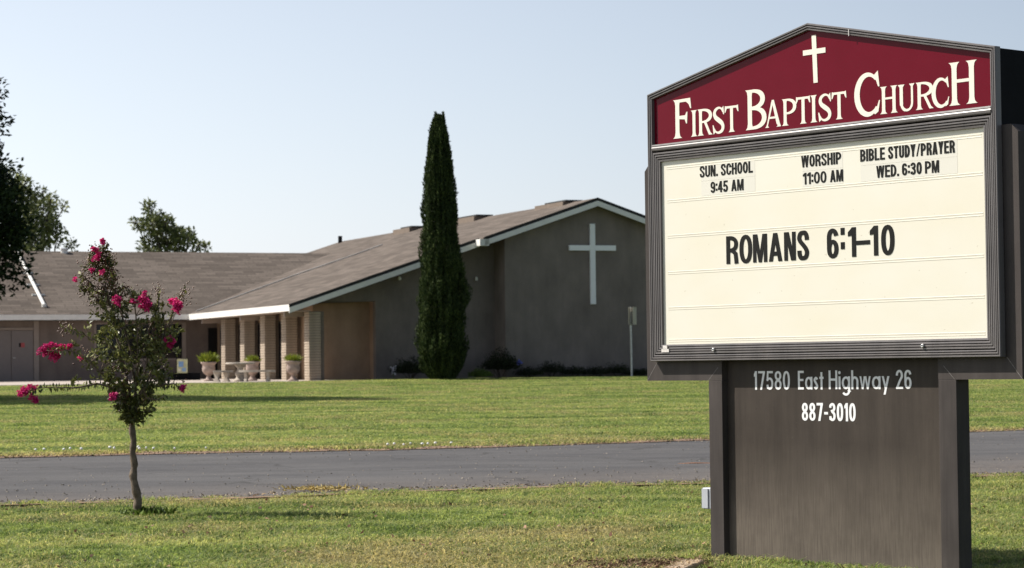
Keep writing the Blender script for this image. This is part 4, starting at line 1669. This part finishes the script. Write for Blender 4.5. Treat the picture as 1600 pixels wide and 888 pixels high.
def lobes_points(lobes, per_m2):
    PP, DD = [], []
    for (x, y, z, r, rz) in lobes:
        n = int(4 * math.pi * r * r * per_m2)
        d = unit(rng.normal(0, 1, (n, 3)))
        rr = r * (0.55 + 0.5 * rng.random((n, 1)) ** 0.7)
        nn = np.array([noise.noise((v[0] * 2.6 + x, v[1] * 2.6 + y, v[2] * 2.6 + z)) for v in d])
        rr = rr * (1 + 0.75 * nn[:, None])
        p = np.array([x, y, z]) + d * rr * np.array([1, 1, rz])
        PP.append(p)
        DD.append(unit(d + rng.normal(0, 0.7, (n, 3)) + np.array([0, 0, 0.1])))
    return np.concatenate(PP), np.concatenate(DD)


def limb(mb, p0, p1, r0, r1, bend=0.15, n=6, seg=6):
    p0, p1 = Vector(p0), Vector(p1)
    L_ = (p1 - p0).length
    off = Vector((random.uniform(-1, 1), random.uniform(-1, 1), random.uniform(-.3, .3))) * bend * L_
    pts, rd = [], []
    for i in range(seg + 1):
        t = i / seg
        pts.append(p0.lerp(p1, t) + off * math.sin(math.pi * t) * .6)
        rd.append(r0 + (r1 - r0) * t)
    mb.tube(pts, rd, n)


def big_tree(name, label, cat_, loc, lobes, trunk_h, tr, mat, leaf, dens, group=None):
    t = thing(name, label, "tree", loc, 0, group)
    mb = MB()
    limb(mb, (0, 0, -.1), (lobes[0][0] * .2, lobes[0][1] * .2, trunk_h), tr, tr * .7, .05, 10)
    for (x, y, z, r, rz) in lobes:
        limb(mb, (lobes[0][0] * .2, lobes[0][1] * .2, trunk_h * random.uniform(.7, 1)), (x, y, z), tr * .4, .03, .15)
        for _ in range(4):
            d = unit(rng.normal(0, 1, 3))
            limb(mb, (x, y, z), (x + d[0] * r, y + d[1] * r, z + d[2] * r * rz), .05, .012, .15, 5, 3)
    mb.build("trunk", DARKBARK, t, True)
    P, D = lobes_points(lobes, dens)
    foliage("crown", P, D, leaf, mat, t)
    return t


# large dark tree leaning into the left edge of the view
lob = []
for i in range(26):
    a = random.uniform(0, 6.283)
    e = random.uniform(-.75, 1)
    k = random.uniform(.55, .88)
    lob.append((4.0 * math.cos(a) * k * math.sqrt(1 - min(.9, e * e)) - .55 - 1.5 * max(0, e), 4.6 * math.sin(a) * k * math.sqrt(1 - min(.9, e * e)), 6.6 + 4.2 * e * k, random.uniform(1.0, 1.6), 1.0))
lob += [(3.1, -.5, 5.0, 1.1, 1.0), (3.1, .2, 4.1, .95, .9), (2.7, -.8, 3.4, .75, 1.0), (2.7, 0, 6.0, .85, 1.0), (2.1, 0, 7.4, .8, 1.1), (3.5, -.2, 4.7, .5, 1), (2.3, .2, 2.9, .6, .8), (2.85, 0, 7.9, .62, 1.2), (2.7, .3, 9.0, .6, 1.0), (2.2, 0, 9.6, .7, .8), (2.9, -.3, 6.9, .6, 1.1)]
lob += [(random.uniform(-1.6, .6), random.uniform(-1.5, 1.5), z, random.uniform(1.2, 1.7), 1.0) for z in (10.6, 11.3, 12.0, 12.7, 13.4, 14.0, 14.6)]
big_tree("shade_tree", "large dark leafy shade tree leaning in from the left edge", "tree", (-18.05, 69.5, 0.62), lob, 3.4, .35, LF_DARK, 0.17, 120)

# trees behind the wing
px = 142 / 3778.
def lobe_px(xp, yp, rp, Y, loc, dy=0):
    k = Y / 3778.
    hor = 573 - 0.0125 * (xp - 800)
    return ((xp - 800) * k - loc[0], dy, (hor - yp) * k + 1.41 - loc[2], rp * k, 1.0)


L1 = (-28.6, 142.0, 0.93)
lob = [lobe_px(x, y, r, 142, L1, random.uniform(-2, 2)) for x, y, r in
       ((30, 330, 34), (20, 290, 22), (40, 292, 16), (60, 325, 20), (75, 345, 20), (88, 318, 9), (95, 322, 8), (95, 372, 16), (107, 383, 9), (60, 375, 26), (84, 360, 16), (30, 375, 30), (15, 345, 30), (45, 310, 16), (68, 300, 8), (50, 420, 40))]
big_tree("olive_tree", "loose olive green tree behind the wing roof, at the left edge", "tree", L1, lob, 3.5, .3, LF_OLIVE, 0.26, 44, "trees behind the church wing")
L2 = (-20.9, 150.0, 0.93)
lob = [lobe_px(x, y, r, 150, L2, random.uniform(-1.5, 1.5)) for x, y, r in
       ((240, 352, 15), (233, 322, 8), (226, 328, 6), (215, 350, 8), (224, 353, 8), (248, 342, 12), (262, 352, 13), (258, 372, 20), (240, 378, 15), (270, 365, 13), (284, 372, 11), (292, 365, 9), (300, 378, 10), (312, 384, 8), (327, 388, 6), (236, 400, 16), (275, 410, 30))]
big_tree("maple_tree", "rounded green treetop rising alone over the wing ridge", "tree", L2, lob, 4.0, .28, LF_TREE, 0.27, 62, "trees behind the church wing")


# italian cypress
def cypress():
    loc = (-2.66, 90.6, 0.93)
    t = thing("cypress_tree", "tall narrow dark green cypress in front of the gable wall", "tree", loc)
    H_ = 9.95
    prof = [(0, .35), (.05, .72), (.12, .88), (.2, .87), (.3, .82), (.4, .76), (.5, .69), (.6, .61), (.7, .54), (.78, .47), (.86, .39), (.93, .30), (.985, .18), (1, .05)]
    hs = [p[0] for p in prof]
    rs = [p[1] for p in prof]
    mb = MB()
    mb.tube([(0, 0, -.1), (0, 0, 5), (.03, 0, H_ - .3)], [.14, .09, .02], 8)
    mb.build("trunk", DARKBARK, t)
    n = 90000
    h = rng.random(n) ** 1.25
    h = np.clip(h, 0.004, 1)
    a = rng.random(n) * 6.283
    r0 = np.interp(h, hs, rs)
    bl = np.array([noise.noise((math.cos(q) * 2.2, math.sin(q) * 2.2, v * 8.0)) for q, v in zip(a, h)])
    bl2 = np.array([noise.noise((math.cos(q) * 7.5 + 7, math.sin(q) * 7.5, v * 13.0)) for q, v in zip(a, h)])
    r = r0 * (0.97 + .24 * bl + .36 * bl2) * (1 - 0.42 * rng.random(n) ** 1.9)
    lean = 0.03 * np.sin(h * 5)
    P = np.stack([r * np.cos(a) + lean, r * np.sin(a), h * H_ - .05], 1)
    D = np.stack([np.cos(a) * .32, np.sin(a) * .32, np.full(n, 1.0)], 1) + rng.normal(0, .18, (n, 3))
    foliage("crown", P, unit(D), 0.115, LF_CYP, t, 0.34)
    # twin tips
    n = 900
    tp = rng.random(n)
    sd = rng.random(n) < .5
    rr = .13 * (1 - tp) * rng.random(n)
    an = rng.random(n) * 6.283
    P = np.stack([rr * np.cos(an) + np.where(sd, -.14, .15), rr * np.sin(an), H_ - .75 + tp * .8], 1)
    foliage("crown_tip", P, unit(np.stack([np.zeros(n), np.zeros(n), np.ones(n)], 1) + rng.normal(0, .15, (n, 3))), 0.12, LF_CYP, t, 0.34)


cypress()


def shrub(name, label, cat_, loc, w, h, mat, n, leaf=.07, group=None, d=None):
    t = thing(name, label, cat_, loc, 0, group)
    d = d or w
    mb = MB()
    for i in range(7):
        a = random.random() * 6.28
        limb(mb, (0, 0, -.05), (math.cos(a) * w * .35, math.sin(a) * d * .35, h * random.uniform(.6, .9)), .02, .006, .15, 5, 3)
    mb.build("stem", DARKBARK, t)
    v = unit(rng.normal(0, 1, (n, 3)))
    nn = np.array([noise.noise((q[0] * 2.4 + loc[0], q[1] * 2.4, q[2] * 2.4 + loc[1])) for q in v])
    k = (rng.random(n) ** .45) * (1 + .45 * nn)
    P = np.stack([v[:, 0] * k * w / 2, v[:, 1] * k * d / 2, np.abs(v[:, 2]) * k * h * .55 + h * .35 + v[:, 2] * k * h * .1], 1)
    P[:, 2] = np.clip(P[:, 2], 0.02, None)
    foliage("foliage", P, unit(v + rng.normal(0, .6, (n, 3))), leaf, mat, t, .55)
    return t


def cp(s, t):
    p = ch(s, t)
    return (p.x, p.y, 0.93)


shrub("shrub", "dark round shrub at the left foot of the cypress, yellow tipped", "shrub", cp(4.75, -.2), 1.5, .85, LF_SHRUB, 3500)
shrub("shrub", "low dark shrub between the cypress and the yellow tipped shrub", "shrub", cp(5.7, -.4), 1.1, .8, LF_GREENSH, 2600)
shrub("shrub", "small bright green shrub at the right foot of the cypress", "shrub", cp(7.35, -1.0), .9, .38, LF_GREENSH, 1400)
shrub("rose_bush", "tall dark rose bush against the gable wall corner", "bush", cp(8.4, -.5), 1.5, 1.15, LF_SHRUB, 3600)
for i, s in enumerate(np.arange(9.6, 21, .95)):
    hh = .45 + .12 * math.sin(i * 2.1) + (.15 if i in (1, 2) else 0)
    shrub("hedge_shrub", "low dark clipped shrub in the row along the foot of the gable wall", "shrub", cp(s, -.55), 1.15, hh, LF_SHRUB, 1500, .06,
          "low shrubs along the gable wall")
# pale flower heads and a small blue flower
t = thing("iris_flower", "pale white iris bloom beside the shrub left of the cypress", "flower", cp(4.05, -.3), 0)
mb = MB()
mb.tube([(0, 0, 0), (0, 0, .28)], .012, 5)
mb.build("stem", simple("stem_green", (0.05, 0.1, 0.02), .2, 5, .6), t)
n = 26
P = np.stack([rng.normal(0, .035, n), rng.normal(0, .035, n), rng.uniform(.25, .52, n)], 1)
quads_mesh("petal", leaf_quads(P, unit(rng.normal(0, 1, (n, 3))), .13, .7), simple("white_petal", (.75, .72, .82), .1, 5, .5), t, cols=rng.random(n))
t = thing("rose_bloom", "small blue violet bloom on the right of the rose bush", "flower", (cp(9.05, -.85)[0], cp(9.05, -.85)[1], 1.55))
n = 20
P = rng.normal(0, .04, (n, 3))
quads_mesh("petal", leaf_quads(P, unit(rng.normal(0, 1, (n, 3))), .1, .7), simple("blue_petal", (.12, .14, .5), .1, 5, .5), t, cols=rng.random(n))
mb = MB()
mb.tube([(0, 0, 0), (-.15, .1, -.4)], .008, 5)
mb.build("stem", DARKBARK, t)


# ------------------------------------------------------------------ crape myrtle
def crape():
    X0, Y0 = -3.64, 23.41
    t = thing("crape_myrtle", "young crape myrtle with magenta blooms on a bare crooked trunk", "tree", (X0, Y0, 0))
    K = 1 / 161.4

    def w(px_, py_, dy=0.0):
        z = (806 - py_) * K
        return np.array([(px_ - 215) * K + .0122 * z, dy, z])
    mb = MB()
    tr = [(215, 812, 0), (214, 795, 0), (215, 780, .01), (211, 760, .0), (207, 742, .01), (209, 725, .02), (206, 705, .01), (208, 688, 0), (205, 668, 0), (206, 650, 0)]
    P_ = [w(*p) for p in tr]
    pts = []
    for i in range(len(P_) - 1):
        for k in range(3):
            pts.append(P_[i] * (1 - k / 3) + P_[i + 1] * k / 3)
    pts.append(P_[-1])
    rd = [(.043 - .016 * i / len(pts)) * (1 + .13 * math.sin(i * 1.7) + .1 * random.uniform(-1, 1)) for i in range(len(pts))]
    rd[0] = .06
    mb.tube(pts, rd, 10)
    mb.build("trunk", BARK, t, True)
    stems = [
        ([(206, 652), (198, 600), (185, 540), (172, 480), (157, 420), (153, 380)], -.05, .10),
        ([(206, 652), (208, 600), (201, 540), (188, 490), (168, 440), (146, 415), (122, 434)], .1, .16),
        ([(206, 652), (213, 590), (216, 530), (212, 480), (200, 450)], -.12, .12),
        ([(206, 652), (220, 600), (232, 540), (236, 500), (231, 470)], .14, .1),
        ([(206, 652), (224, 605), (246, 560), (264, 515), (279, 478)], -.06, .12),
        ([(206, 650), (222, 612), (245, 580), (262, 552), (272, 533)], -.18, .08),
        ([(202, 610), (185, 546), (154, 533), (129, 521), (97, 508)], -.05, .1),
        ([(204, 625), (176, 598), (158, 580), (136, 558), (110, 545), (76, 545)], -.15, .1),
        ([(204, 630), (188, 606), (152, 598), (110, 603), (80, 602), (46, 608)], -.1, .05),
        ([(206, 640), (222, 606), (246, 603), (270, 600), (288, 606)], -.12, .05),
        ([(206, 652), (214, 630), (232, 622), (250, 622), (262, 616)], -.2, .1),
        ([(212, 560), (232, 510), (244, 475), (244, 448)], .12, .1),
        ([(240, 560), (262, 500), (276, 470), (287, 450)], .05, .1),
        ([(208, 640), (196, 625), (180, 616), (168, 618)], -.15, .05),
        ([(172, 480), (160, 455), (140, 440), (128, 425)], -.1, .1)]
    segs = []
    for poly, dy, amp in stems:
        Q = [w(p[0], p[1], dy * (i / (len(poly) - 1)) + amp * .4 * math.sin(i * 1.9) * (i > 0)) for i, p in enumerate(poly)]
        sp_ = []
        for i in range(len(Q) - 1):
            for k in range(4):
                sp_.append(Q[i] * (1 - k / 4) + Q[i + 1] * k / 4 + rng.normal(0, .006, 3))
        sp_.append(Q[-1])
        b = MB()
        b.tube(sp_, [.014 * (1 - .78 * i / len(sp_)) for i in range(len(sp_))], 6)
        b.build("branch", BARK, t, True)
        segs += sp_
    segs = np.array(segs)
    # twigs to points inside the crown outline
    prof = [(375, 148, 160), (400, 138, 168), (425, 126, 180), (445, 124, 190), (455, 128, 200), (470, 138, 255), (490, 144, 270), (510, 148, 275), (530, 150, 272), (555, 152, 268),
            (580, 160, 262), (600, 168, 252), (620, 172, 248), (640, 184, 236), (655, 192, 228)]
    ys = [p[0] for p in prof]
    tw = MB()
    LP, LD = [], []
    BP = []

    def leaves_on(a, b, nl, spread=.035):
        d = unit(b - a)
        for k in range(nl):
            u = rng.uniform(.05, 1.08)
            p = a + (b - a) * u + rng.normal(0, .012, 3)
            dd = unit(d * .5 + rng.normal(0, .8, 3) + np.array([0, 0, .15]))
            LP.append(p)
            LD.append(dd)
    cnt = 0
    while cnt < 375:
        y = rng.uniform(385, 656)
        x0_, x1_ = np.interp(y, ys, [p[1] for p in prof]), np.interp(y, ys, [p[2] for p in prof])
        x = rng.uniform(x0_, x1_)
        if y < 460 and rng.random() < .3:
            continue
        hw = (x1_ - x0_) * K * .42
        e = w(x, y, rng.uniform(-1, 1) * hw)
        if noise.noise((e[0] * 5, e[1] * 5, e[2] * 5)) < -.28:
            continue
        dist = np.linalg.norm(segs - e - np.array([0, 0, -.06]), axis=1)
        s_ = segs[np.argmin(dist)]
        if np.linalg.norm(s_ - e) > .42:
            continue
        tw.tube([s_, (s_ + e) / 2 + rng.normal(0, .01, 3), e], [.0045, .0035, .002], 4)
        up = y < 468 and x < 200
        leaves_on(s_ * .4 + e * .6, e + (e - s_) * .12, 9 if up else 14)
        if up or rng.random() < .06:
            m_ = rng.integers(10, 22)
            BP.append(e + rng.normal(0, .03, (m_, 3)) * np.array([1, 1, 1.5]))
        cnt += 1
    # leaves along the long low arms, in opposite pairs
    for poly, dy, amp in stems[6:11] + stems[11:13]:
        Q = [w(p[0], p[1], dy * (i / (len(poly) - 1)) + amp * .4 * math.sin(i * 1.9) * (i > 0)) for i, p in enumerate(poly)]
        for i in range(1, len(Q) - 1):
            m_ = int(np.linalg.norm(Q[i + 1] - Q[i]) / .012)
            for k in range(m_):
                p = Q[i] + (Q[i + 1] - Q[i]) * (k / m_)
                sd = 1 if k % 2 else -1
                LP.append(p)
                LD.append(unit(np.array([rng.normal(0, .35), rng.normal(0, .35), sd * 1.0])))
    for a_, b_ in (((129, 521), (140, 505)), ((136, 558), (150, 545)), ((125, 552), (112, 535)), ((110, 603), (118, 590)), ((150, 597), (138, 575)),
                   ((140, 568), (170, 552)), ((118, 548), (132, 570)), ((245, 605), (262, 590))):
        leaves_on(w(*a_), w(*b_), 16)
    tw.build("twigs", BARK, t)['kind'] = 'stuff'
    LP, LD = np.array(LP), np.array(LD)
    q = leaf_quads(LP, LD, .05, .52, .1, -.12)
    o = quads_mesh("leaves", q, LF_CRAPE, t, cols=rng.random(len(LP)))
    o['kind'] = 'stuff'
    # buds and seed heads
    for c_, m_ in (((97, 508), 26), ((100, 512), 10), ((244, 450), 28), ((243, 462), 20), ((287, 453), 30), ((284, 462), 20), ((290, 468), 18), ((285, 600), 12), ((277, 603), 8), ((129, 556), 22), ((125, 550), 12),
                   ((148, 410), 50), ((158, 425), 60), ((170, 432), 50), ((140, 428), 50), ((132, 440), 40), ((150, 445), 60), ((165, 450), 60), ((180, 458), 40), ((176, 440), 40), ((150, 462), 50), ((165, 470), 40), ((232, 452), 12), ((262, 470), 16)):
        BP.append(w(*c_) + rng.normal(0, .033, (m_, 3)))
    BP = np.concatenate(BP)
    # little octahedral buds
    n = len(BP)
    r = (.0075 * rng.uniform(.7, 1.4, n))[:, None]
    ax = np.array([[1, 0, 0], [0, 1, 0], [-1, 0, 0], [0, -1, 0], [0, 0, 1], [0, 0, -1]], float)
    V = BP[:, None, :] + ax[None] * r[:, None, :]
    tri = np.array([(0, 1, 4), (1, 2, 4), (2, 3, 4), (3, 0, 4), (1, 0, 5), (2, 1, 5), (3, 2, 5), (0, 3, 5)])
    TQ = V[:, tri].reshape(-1, 3, 3)
    o = quads_mesh("seed_heads", TQ, LF_BUD, t, nper=3, cols=np.repeat(rng.random(n), 8))
    o['kind'] = 'stuff'
    # flower clusters
    for x, y, rx, rz, m_ in ((160, 377, 5.5, 3.5, 60), (151, 388, 5, 3.5, 55), (155, 398, 4, 3, 30), (149, 402, 7, 3.5, 60), (118, 433, 2.6, 3.6, 26), (145, 421, 4, 3, 30), (160, 425, 5, 3.5, 45), (190, 471, 9, 10, 170),
                             (212, 470, 3.5, 2.5, 24), (231, 471, 11, 15, 420), (279, 478, 9, 11, 260), (272, 471, 8, 6, 120), (270, 534, 8, 9, 170), (263, 530, 6, 4, 60), (288, 607, 6, 5.5, 90), (182, 618, 7.5, 5, 130),
                             (40, 609, 13, 8, 260), (55, 622, 7, 6.5, 120), (50, 603, 8, 5, 90), (72, 545, 13, 8, 260), (86, 553, 10, 8, 180), (95, 540, 8, 6, 110), (84, 538, 7, 5, 70), (110, 539, 5, 3.5, 55), (128, 556, 4, 3, 20)):
        c_ = w(x, y, -.30 if 175 < x < 262 else (-.16 if x > 130 else -.06))
        v = unit(rng.normal(0, 1, (m_, 3)))
        ln = np.array([noise.noise((q_[0] * 2.2 + x, q_[1] * 2.2 + y, q_[2] * 2.2)) for q_ in v])
        m_ = int(m_ * 1.6)
        nb_ = max(4, int(rx * rz / 4.5))
        cb = unit(rng.normal(0, 1, (nb_, 3))) * rng.uniform(.2, 1.05, (nb_, 1)) * np.array([rx, (rx + rz) / 2, rz]) * K
        v = unit(rng.normal(0, 1, (m_, 3)))
        P = c_ + cb[rng.integers(0, nb_, m_)] + v * rng.uniform(.5, 1.0, (m_, 1)) * 2.7 * K
        q = leaf_quads(P, unit(v * .5 + rng.normal(0, .8, (m_, 3))), .02, 1.0, .25, .3)
        quads_mesh("flower_cluster", q, PETAL, t, cols=rng.random(m_))
    # weeds round the foot
    n = 160
    a = rng.random(n) * 6.283
    P = np.stack([.12 + .13 * rng.normal(0, 1, n), .1 * rng.normal(0, 1, n), rng.uniform(0, .04, n)], 1)
    f = thing("sucker_clump", "small leafy green shoots at the foot of the crape myrtle", "weeds", (X0, Y0, 0))
    quads_mesh("leaves", leaf_quads(P, unit(np.stack([np.cos(a), np.sin(a), np.full(n, 1.2)], 1)), .075, .4), LF_GREENSH, f, cols=rng.random(n))
    m2 = MB()
    for k in range(6):
        limb(m2, (.03, 0, 0), (random.uniform(.05, .25), random.uniform(-.08, .08), random.uniform(.05, .13)), .005, .002, .1, 4, 3)
    m2.build("shoots", BARK, f)


crape()

# ------------------------------------------------------------------ small things on the ground
# landscape timber at the foot of the sign
tm = thing("landscape_timber", "weathered landscape timber lying at the foot of the sign", "timber", (1.215, 16.62, 0), R(-15))
mb = MB()
mb.bbox((-0.07, -1.7, -0.03), (0.08, 0.0, 0.075), 0.008)
mb.build("beam", TIMBER, tm)
n = 500
P = np.stack([rng.uniform(-.06, .08, n), rng.uniform(-1.5, 0, n), np.full(n, .078)], 1)
D = np.stack([rng.normal(0, 1, n), rng.normal(0, 1, n), rng.uniform(0, .15, n)], 1)
STRAW = leaf_mat("straw", (0.16, 0.09, 0.05), (0.42, 0.33, 0.2), .8, 0.0)
quads_mesh("clippings", leaf_quads(P, unit(D), .035, .15), STRAW, tm, cols=rng.random(n))['kind'] = 'stuff'
n = 5200
a = rng.random(n) * 6.283
r = np.sqrt(rng.random(n))
P = np.stack([.9 + .7 * r * np.cos(a), 16.85 + .5 * r * np.sin(a), rng.uniform(.005, .03, n)], 1)
n2 = 1500
P2 = np.stack([rng.uniform(1.3, 2.6, n2), np.zeros(n2), rng.uniform(.005, .03, n2)], 1)
P2[:, 1] = 17.45 - (P2[:, 0] - 1.3) * 1.2 + rng.normal(0, .12, n2)
P = np.concatenate([P, P2])
n = len(P)
D = np.stack([rng.normal(0, 1, n), rng.normal(0, 1, n), rng.uniform(-.1, .35, n)], 1)
o = quads_mesh("mulch_litter", leaf_quads(P, unit(D), .035, .3), leaf_mat("litter", (0.07, 0.035, 0.022), (0.3, 0.2, 0.12), .9, 0.0), cols=rng.random(n))
tag(o, "brown mulch and dry clippings at the foot of the sign", "mulch", kind='stuff')
mb = MB()
vs = [(0.9, 16.9, .009)] + [(0.9 + (.6 + .14 * noise.noise((k, 0, 0))) * math.cos(k * .2618), 16.9 + (.45 + .1 * noise.noise((k, 5, 0))) * math.sin(k * .2618), .006) for k in range(24)]
mb.add(vs, [(0, 1 + k, 1 + (k + 1) % 24) for k in range(24)])
tag(mb.build("soil_patch", MULCH), "bare brown soil patch at the foot of the sign", kind='structure')

# straw and leaf litter along both drive edges
n = 5200
x = rng.uniform(-9, 12, n)
e = np.where(rng.random(n) < .35, yn(x) + .03 + np.abs(rng.normal(0, .12, n)), yf(x) + rng.normal(.1, .28, n))
P = np.stack([x, e, zgv(e) + .035], 1)
D = np.stack([rng.normal(0, 1, n), rng.normal(0, 1, n), rng.uniform(0, .3, n)], 1)
o = quads_mesh("dry_litter", leaf_quads(P, unit(D), .05, .25), STRAW, cols=rng.random(n))
tag(o, "dry straw and leaf litter along the edges of the drive", "litter", kind='stuff')
# crumbs of gravel on the asphalt
n = 1500
x = rng.uniform(-8, 9, n)
u = rng.random(n) ** 2.2
y = yn(x) + u * (yf(x) - yn(x))
r = .012 * rng.uniform(.5, 1.6, n)[:, None, None]
ax = np.array([[1, 0, 0], [0, 1, 0], [-1, 0, 0], [0, -1, 0], [0, 0, .8], [0, 0, -.8]], float)
V = np.stack([x, y, zgv(y) + .045], 1)[:, None, :] + ax[None] * r
TQ = V[:, np.array([(0, 1, 4), (1, 2, 4), (2, 3, 4), (3, 0, 4)])].reshape(-1, 3, 3)
o = quads_mesh("gravel", TQ, leaf_mat("gravel_stone", (0.05, 0.045, 0.04), (0.3, 0.26, 0.22), .9, 0.0), nper=3, cols=np.repeat(rng.random(n), 4))
tag(o, "loose gravel crumbs scattered on the asphalt drive", "gravel", kind='stuff')
# twig and yellow tuft on the drive
t = thing("fallen_twig", "thin reddish twig lying on the drive left of the sign post", "twig", (2.25, 31.5, .11))
mb = MB()
mb.tube([(-.12, 0, .01), (.1, -.03, .02), (.3, -.02, .012), (.42, -.06, .02)], .009, 5)
mb.build("stem", simple("twig_red", (0.3, 0.14, 0.07), .2, 5, .8), t)
t = thing("dry_tuft", "yellow dried grass tuft lying at the near edge of the drive", "dry grass", (-2.15, 27.2, .05))
n = 420
P = np.stack([rng.normal(0, .22, n), rng.normal(0, .13, n), np.full(n, .01)], 1)
quads_mesh("straw", leaf_quads(P, unit(np.stack([rng.normal(0, 1, n), rng.normal(0, 1, n), rng.uniform(.1, .5, n)], 1)), .07, .2),
           leaf_mat("yellow_straw", (0.35, 0.24, 0.07), (0.5, 0.4, 0.16), .8, .1), t, cols=rng.random(n))['kind'] = 'stuff'
# white blooms in the turf along the far edge of the drive
WP = simple("white_bloom", (.85, .85, .82), .05, 5, .5)
proto = None
spots = [(-7.3, 37.3), (-7.2, 37.45), (-6.85, 37.2), (-6.78, 37.35), (-6.55, 37.0), (-6.2, 37.5), (-6.1, 37.3), (-5.75, 37.4), (-5.7, 37.2), (-5.62, 37.35), (-5.5, 37.3), (-5.15, 37.1), (-4.7, 37.3),
         (-1.95, 37.55), (-1.85, 37.6), (-1.7, 37.5), (-1.6, 37.65), (-1.42, 37.6), (-1.33, 37.6), (-1.22, 37.7), (-.98, 38.0)]
for i, (x, y) in enumerate(spots):
    if proto is None:
        proto = thing("white_flower", "", "flower")
        mb = MB()
        mb.tube([(0, 0, 0), (0.005, 0, .045)], .004, 5)
        mb.build("stem", simple("bloom_stem", (0.06, 0.12, 0.03), .2, 5, .6), proto)
        mb = MB()
        mb.lathe([(.010, 0), (.026, .010), (.030, .018), (.018, .03), (.004, .034)], (0.005, 0, .045), 9)
        mb.build("bloom", WP, proto, True)
        o = proto
    else:
        o = proto.copy()
        COL.objects.link(o)
        for c in proto.children:
            d = c.copy()
            COL.objects.link(d)
            d.parent = o
    left = x < -3
    tag(o, "tiny white bloom in the turf edge near the crape myrtle trunk" if left else "tiny white bloom in the turf edge, mid drive, in the row right of the tree", "flower",
        "white blooms left of the tree" if left else "white blooms in the middle of the far verge")
    s = random.uniform(.55, 1.0)
    o.scale = (s, s, random.uniform(.9, 1.3))
    y -= .35 if left else .2
    o.location = (x, y, float(zgv(np.array(y))) + .01)

# fallen leaves strewn on the near lawn
n = 240
y = 15.5 + 11 * rng.random(n)
x = rng.uniform(-.21, .24, n) * y
k = y < yn(x) - .2
x, y = x[k], y[k]
n = len(x)
P = np.stack([x, y, rng.uniform(.03, .055, n)], 1)
D = np.stack([rng.normal(0, 1, n), rng.normal(0, 1, n), rng.uniform(-.1, .5, n)], 1)
o = quads_mesh("fallen_leaves", leaf_quads(P, unit(D), .045, .6), leaf_mat("fallen_leaf", (0.16, 0.07, 0.045), (0.45, 0.27, 0.19), .8, .1), cols=rng.random(n))
tag(o, "small brown and pinkish fallen leaves strewn over the near lawn", "leaves", kind='stuff')
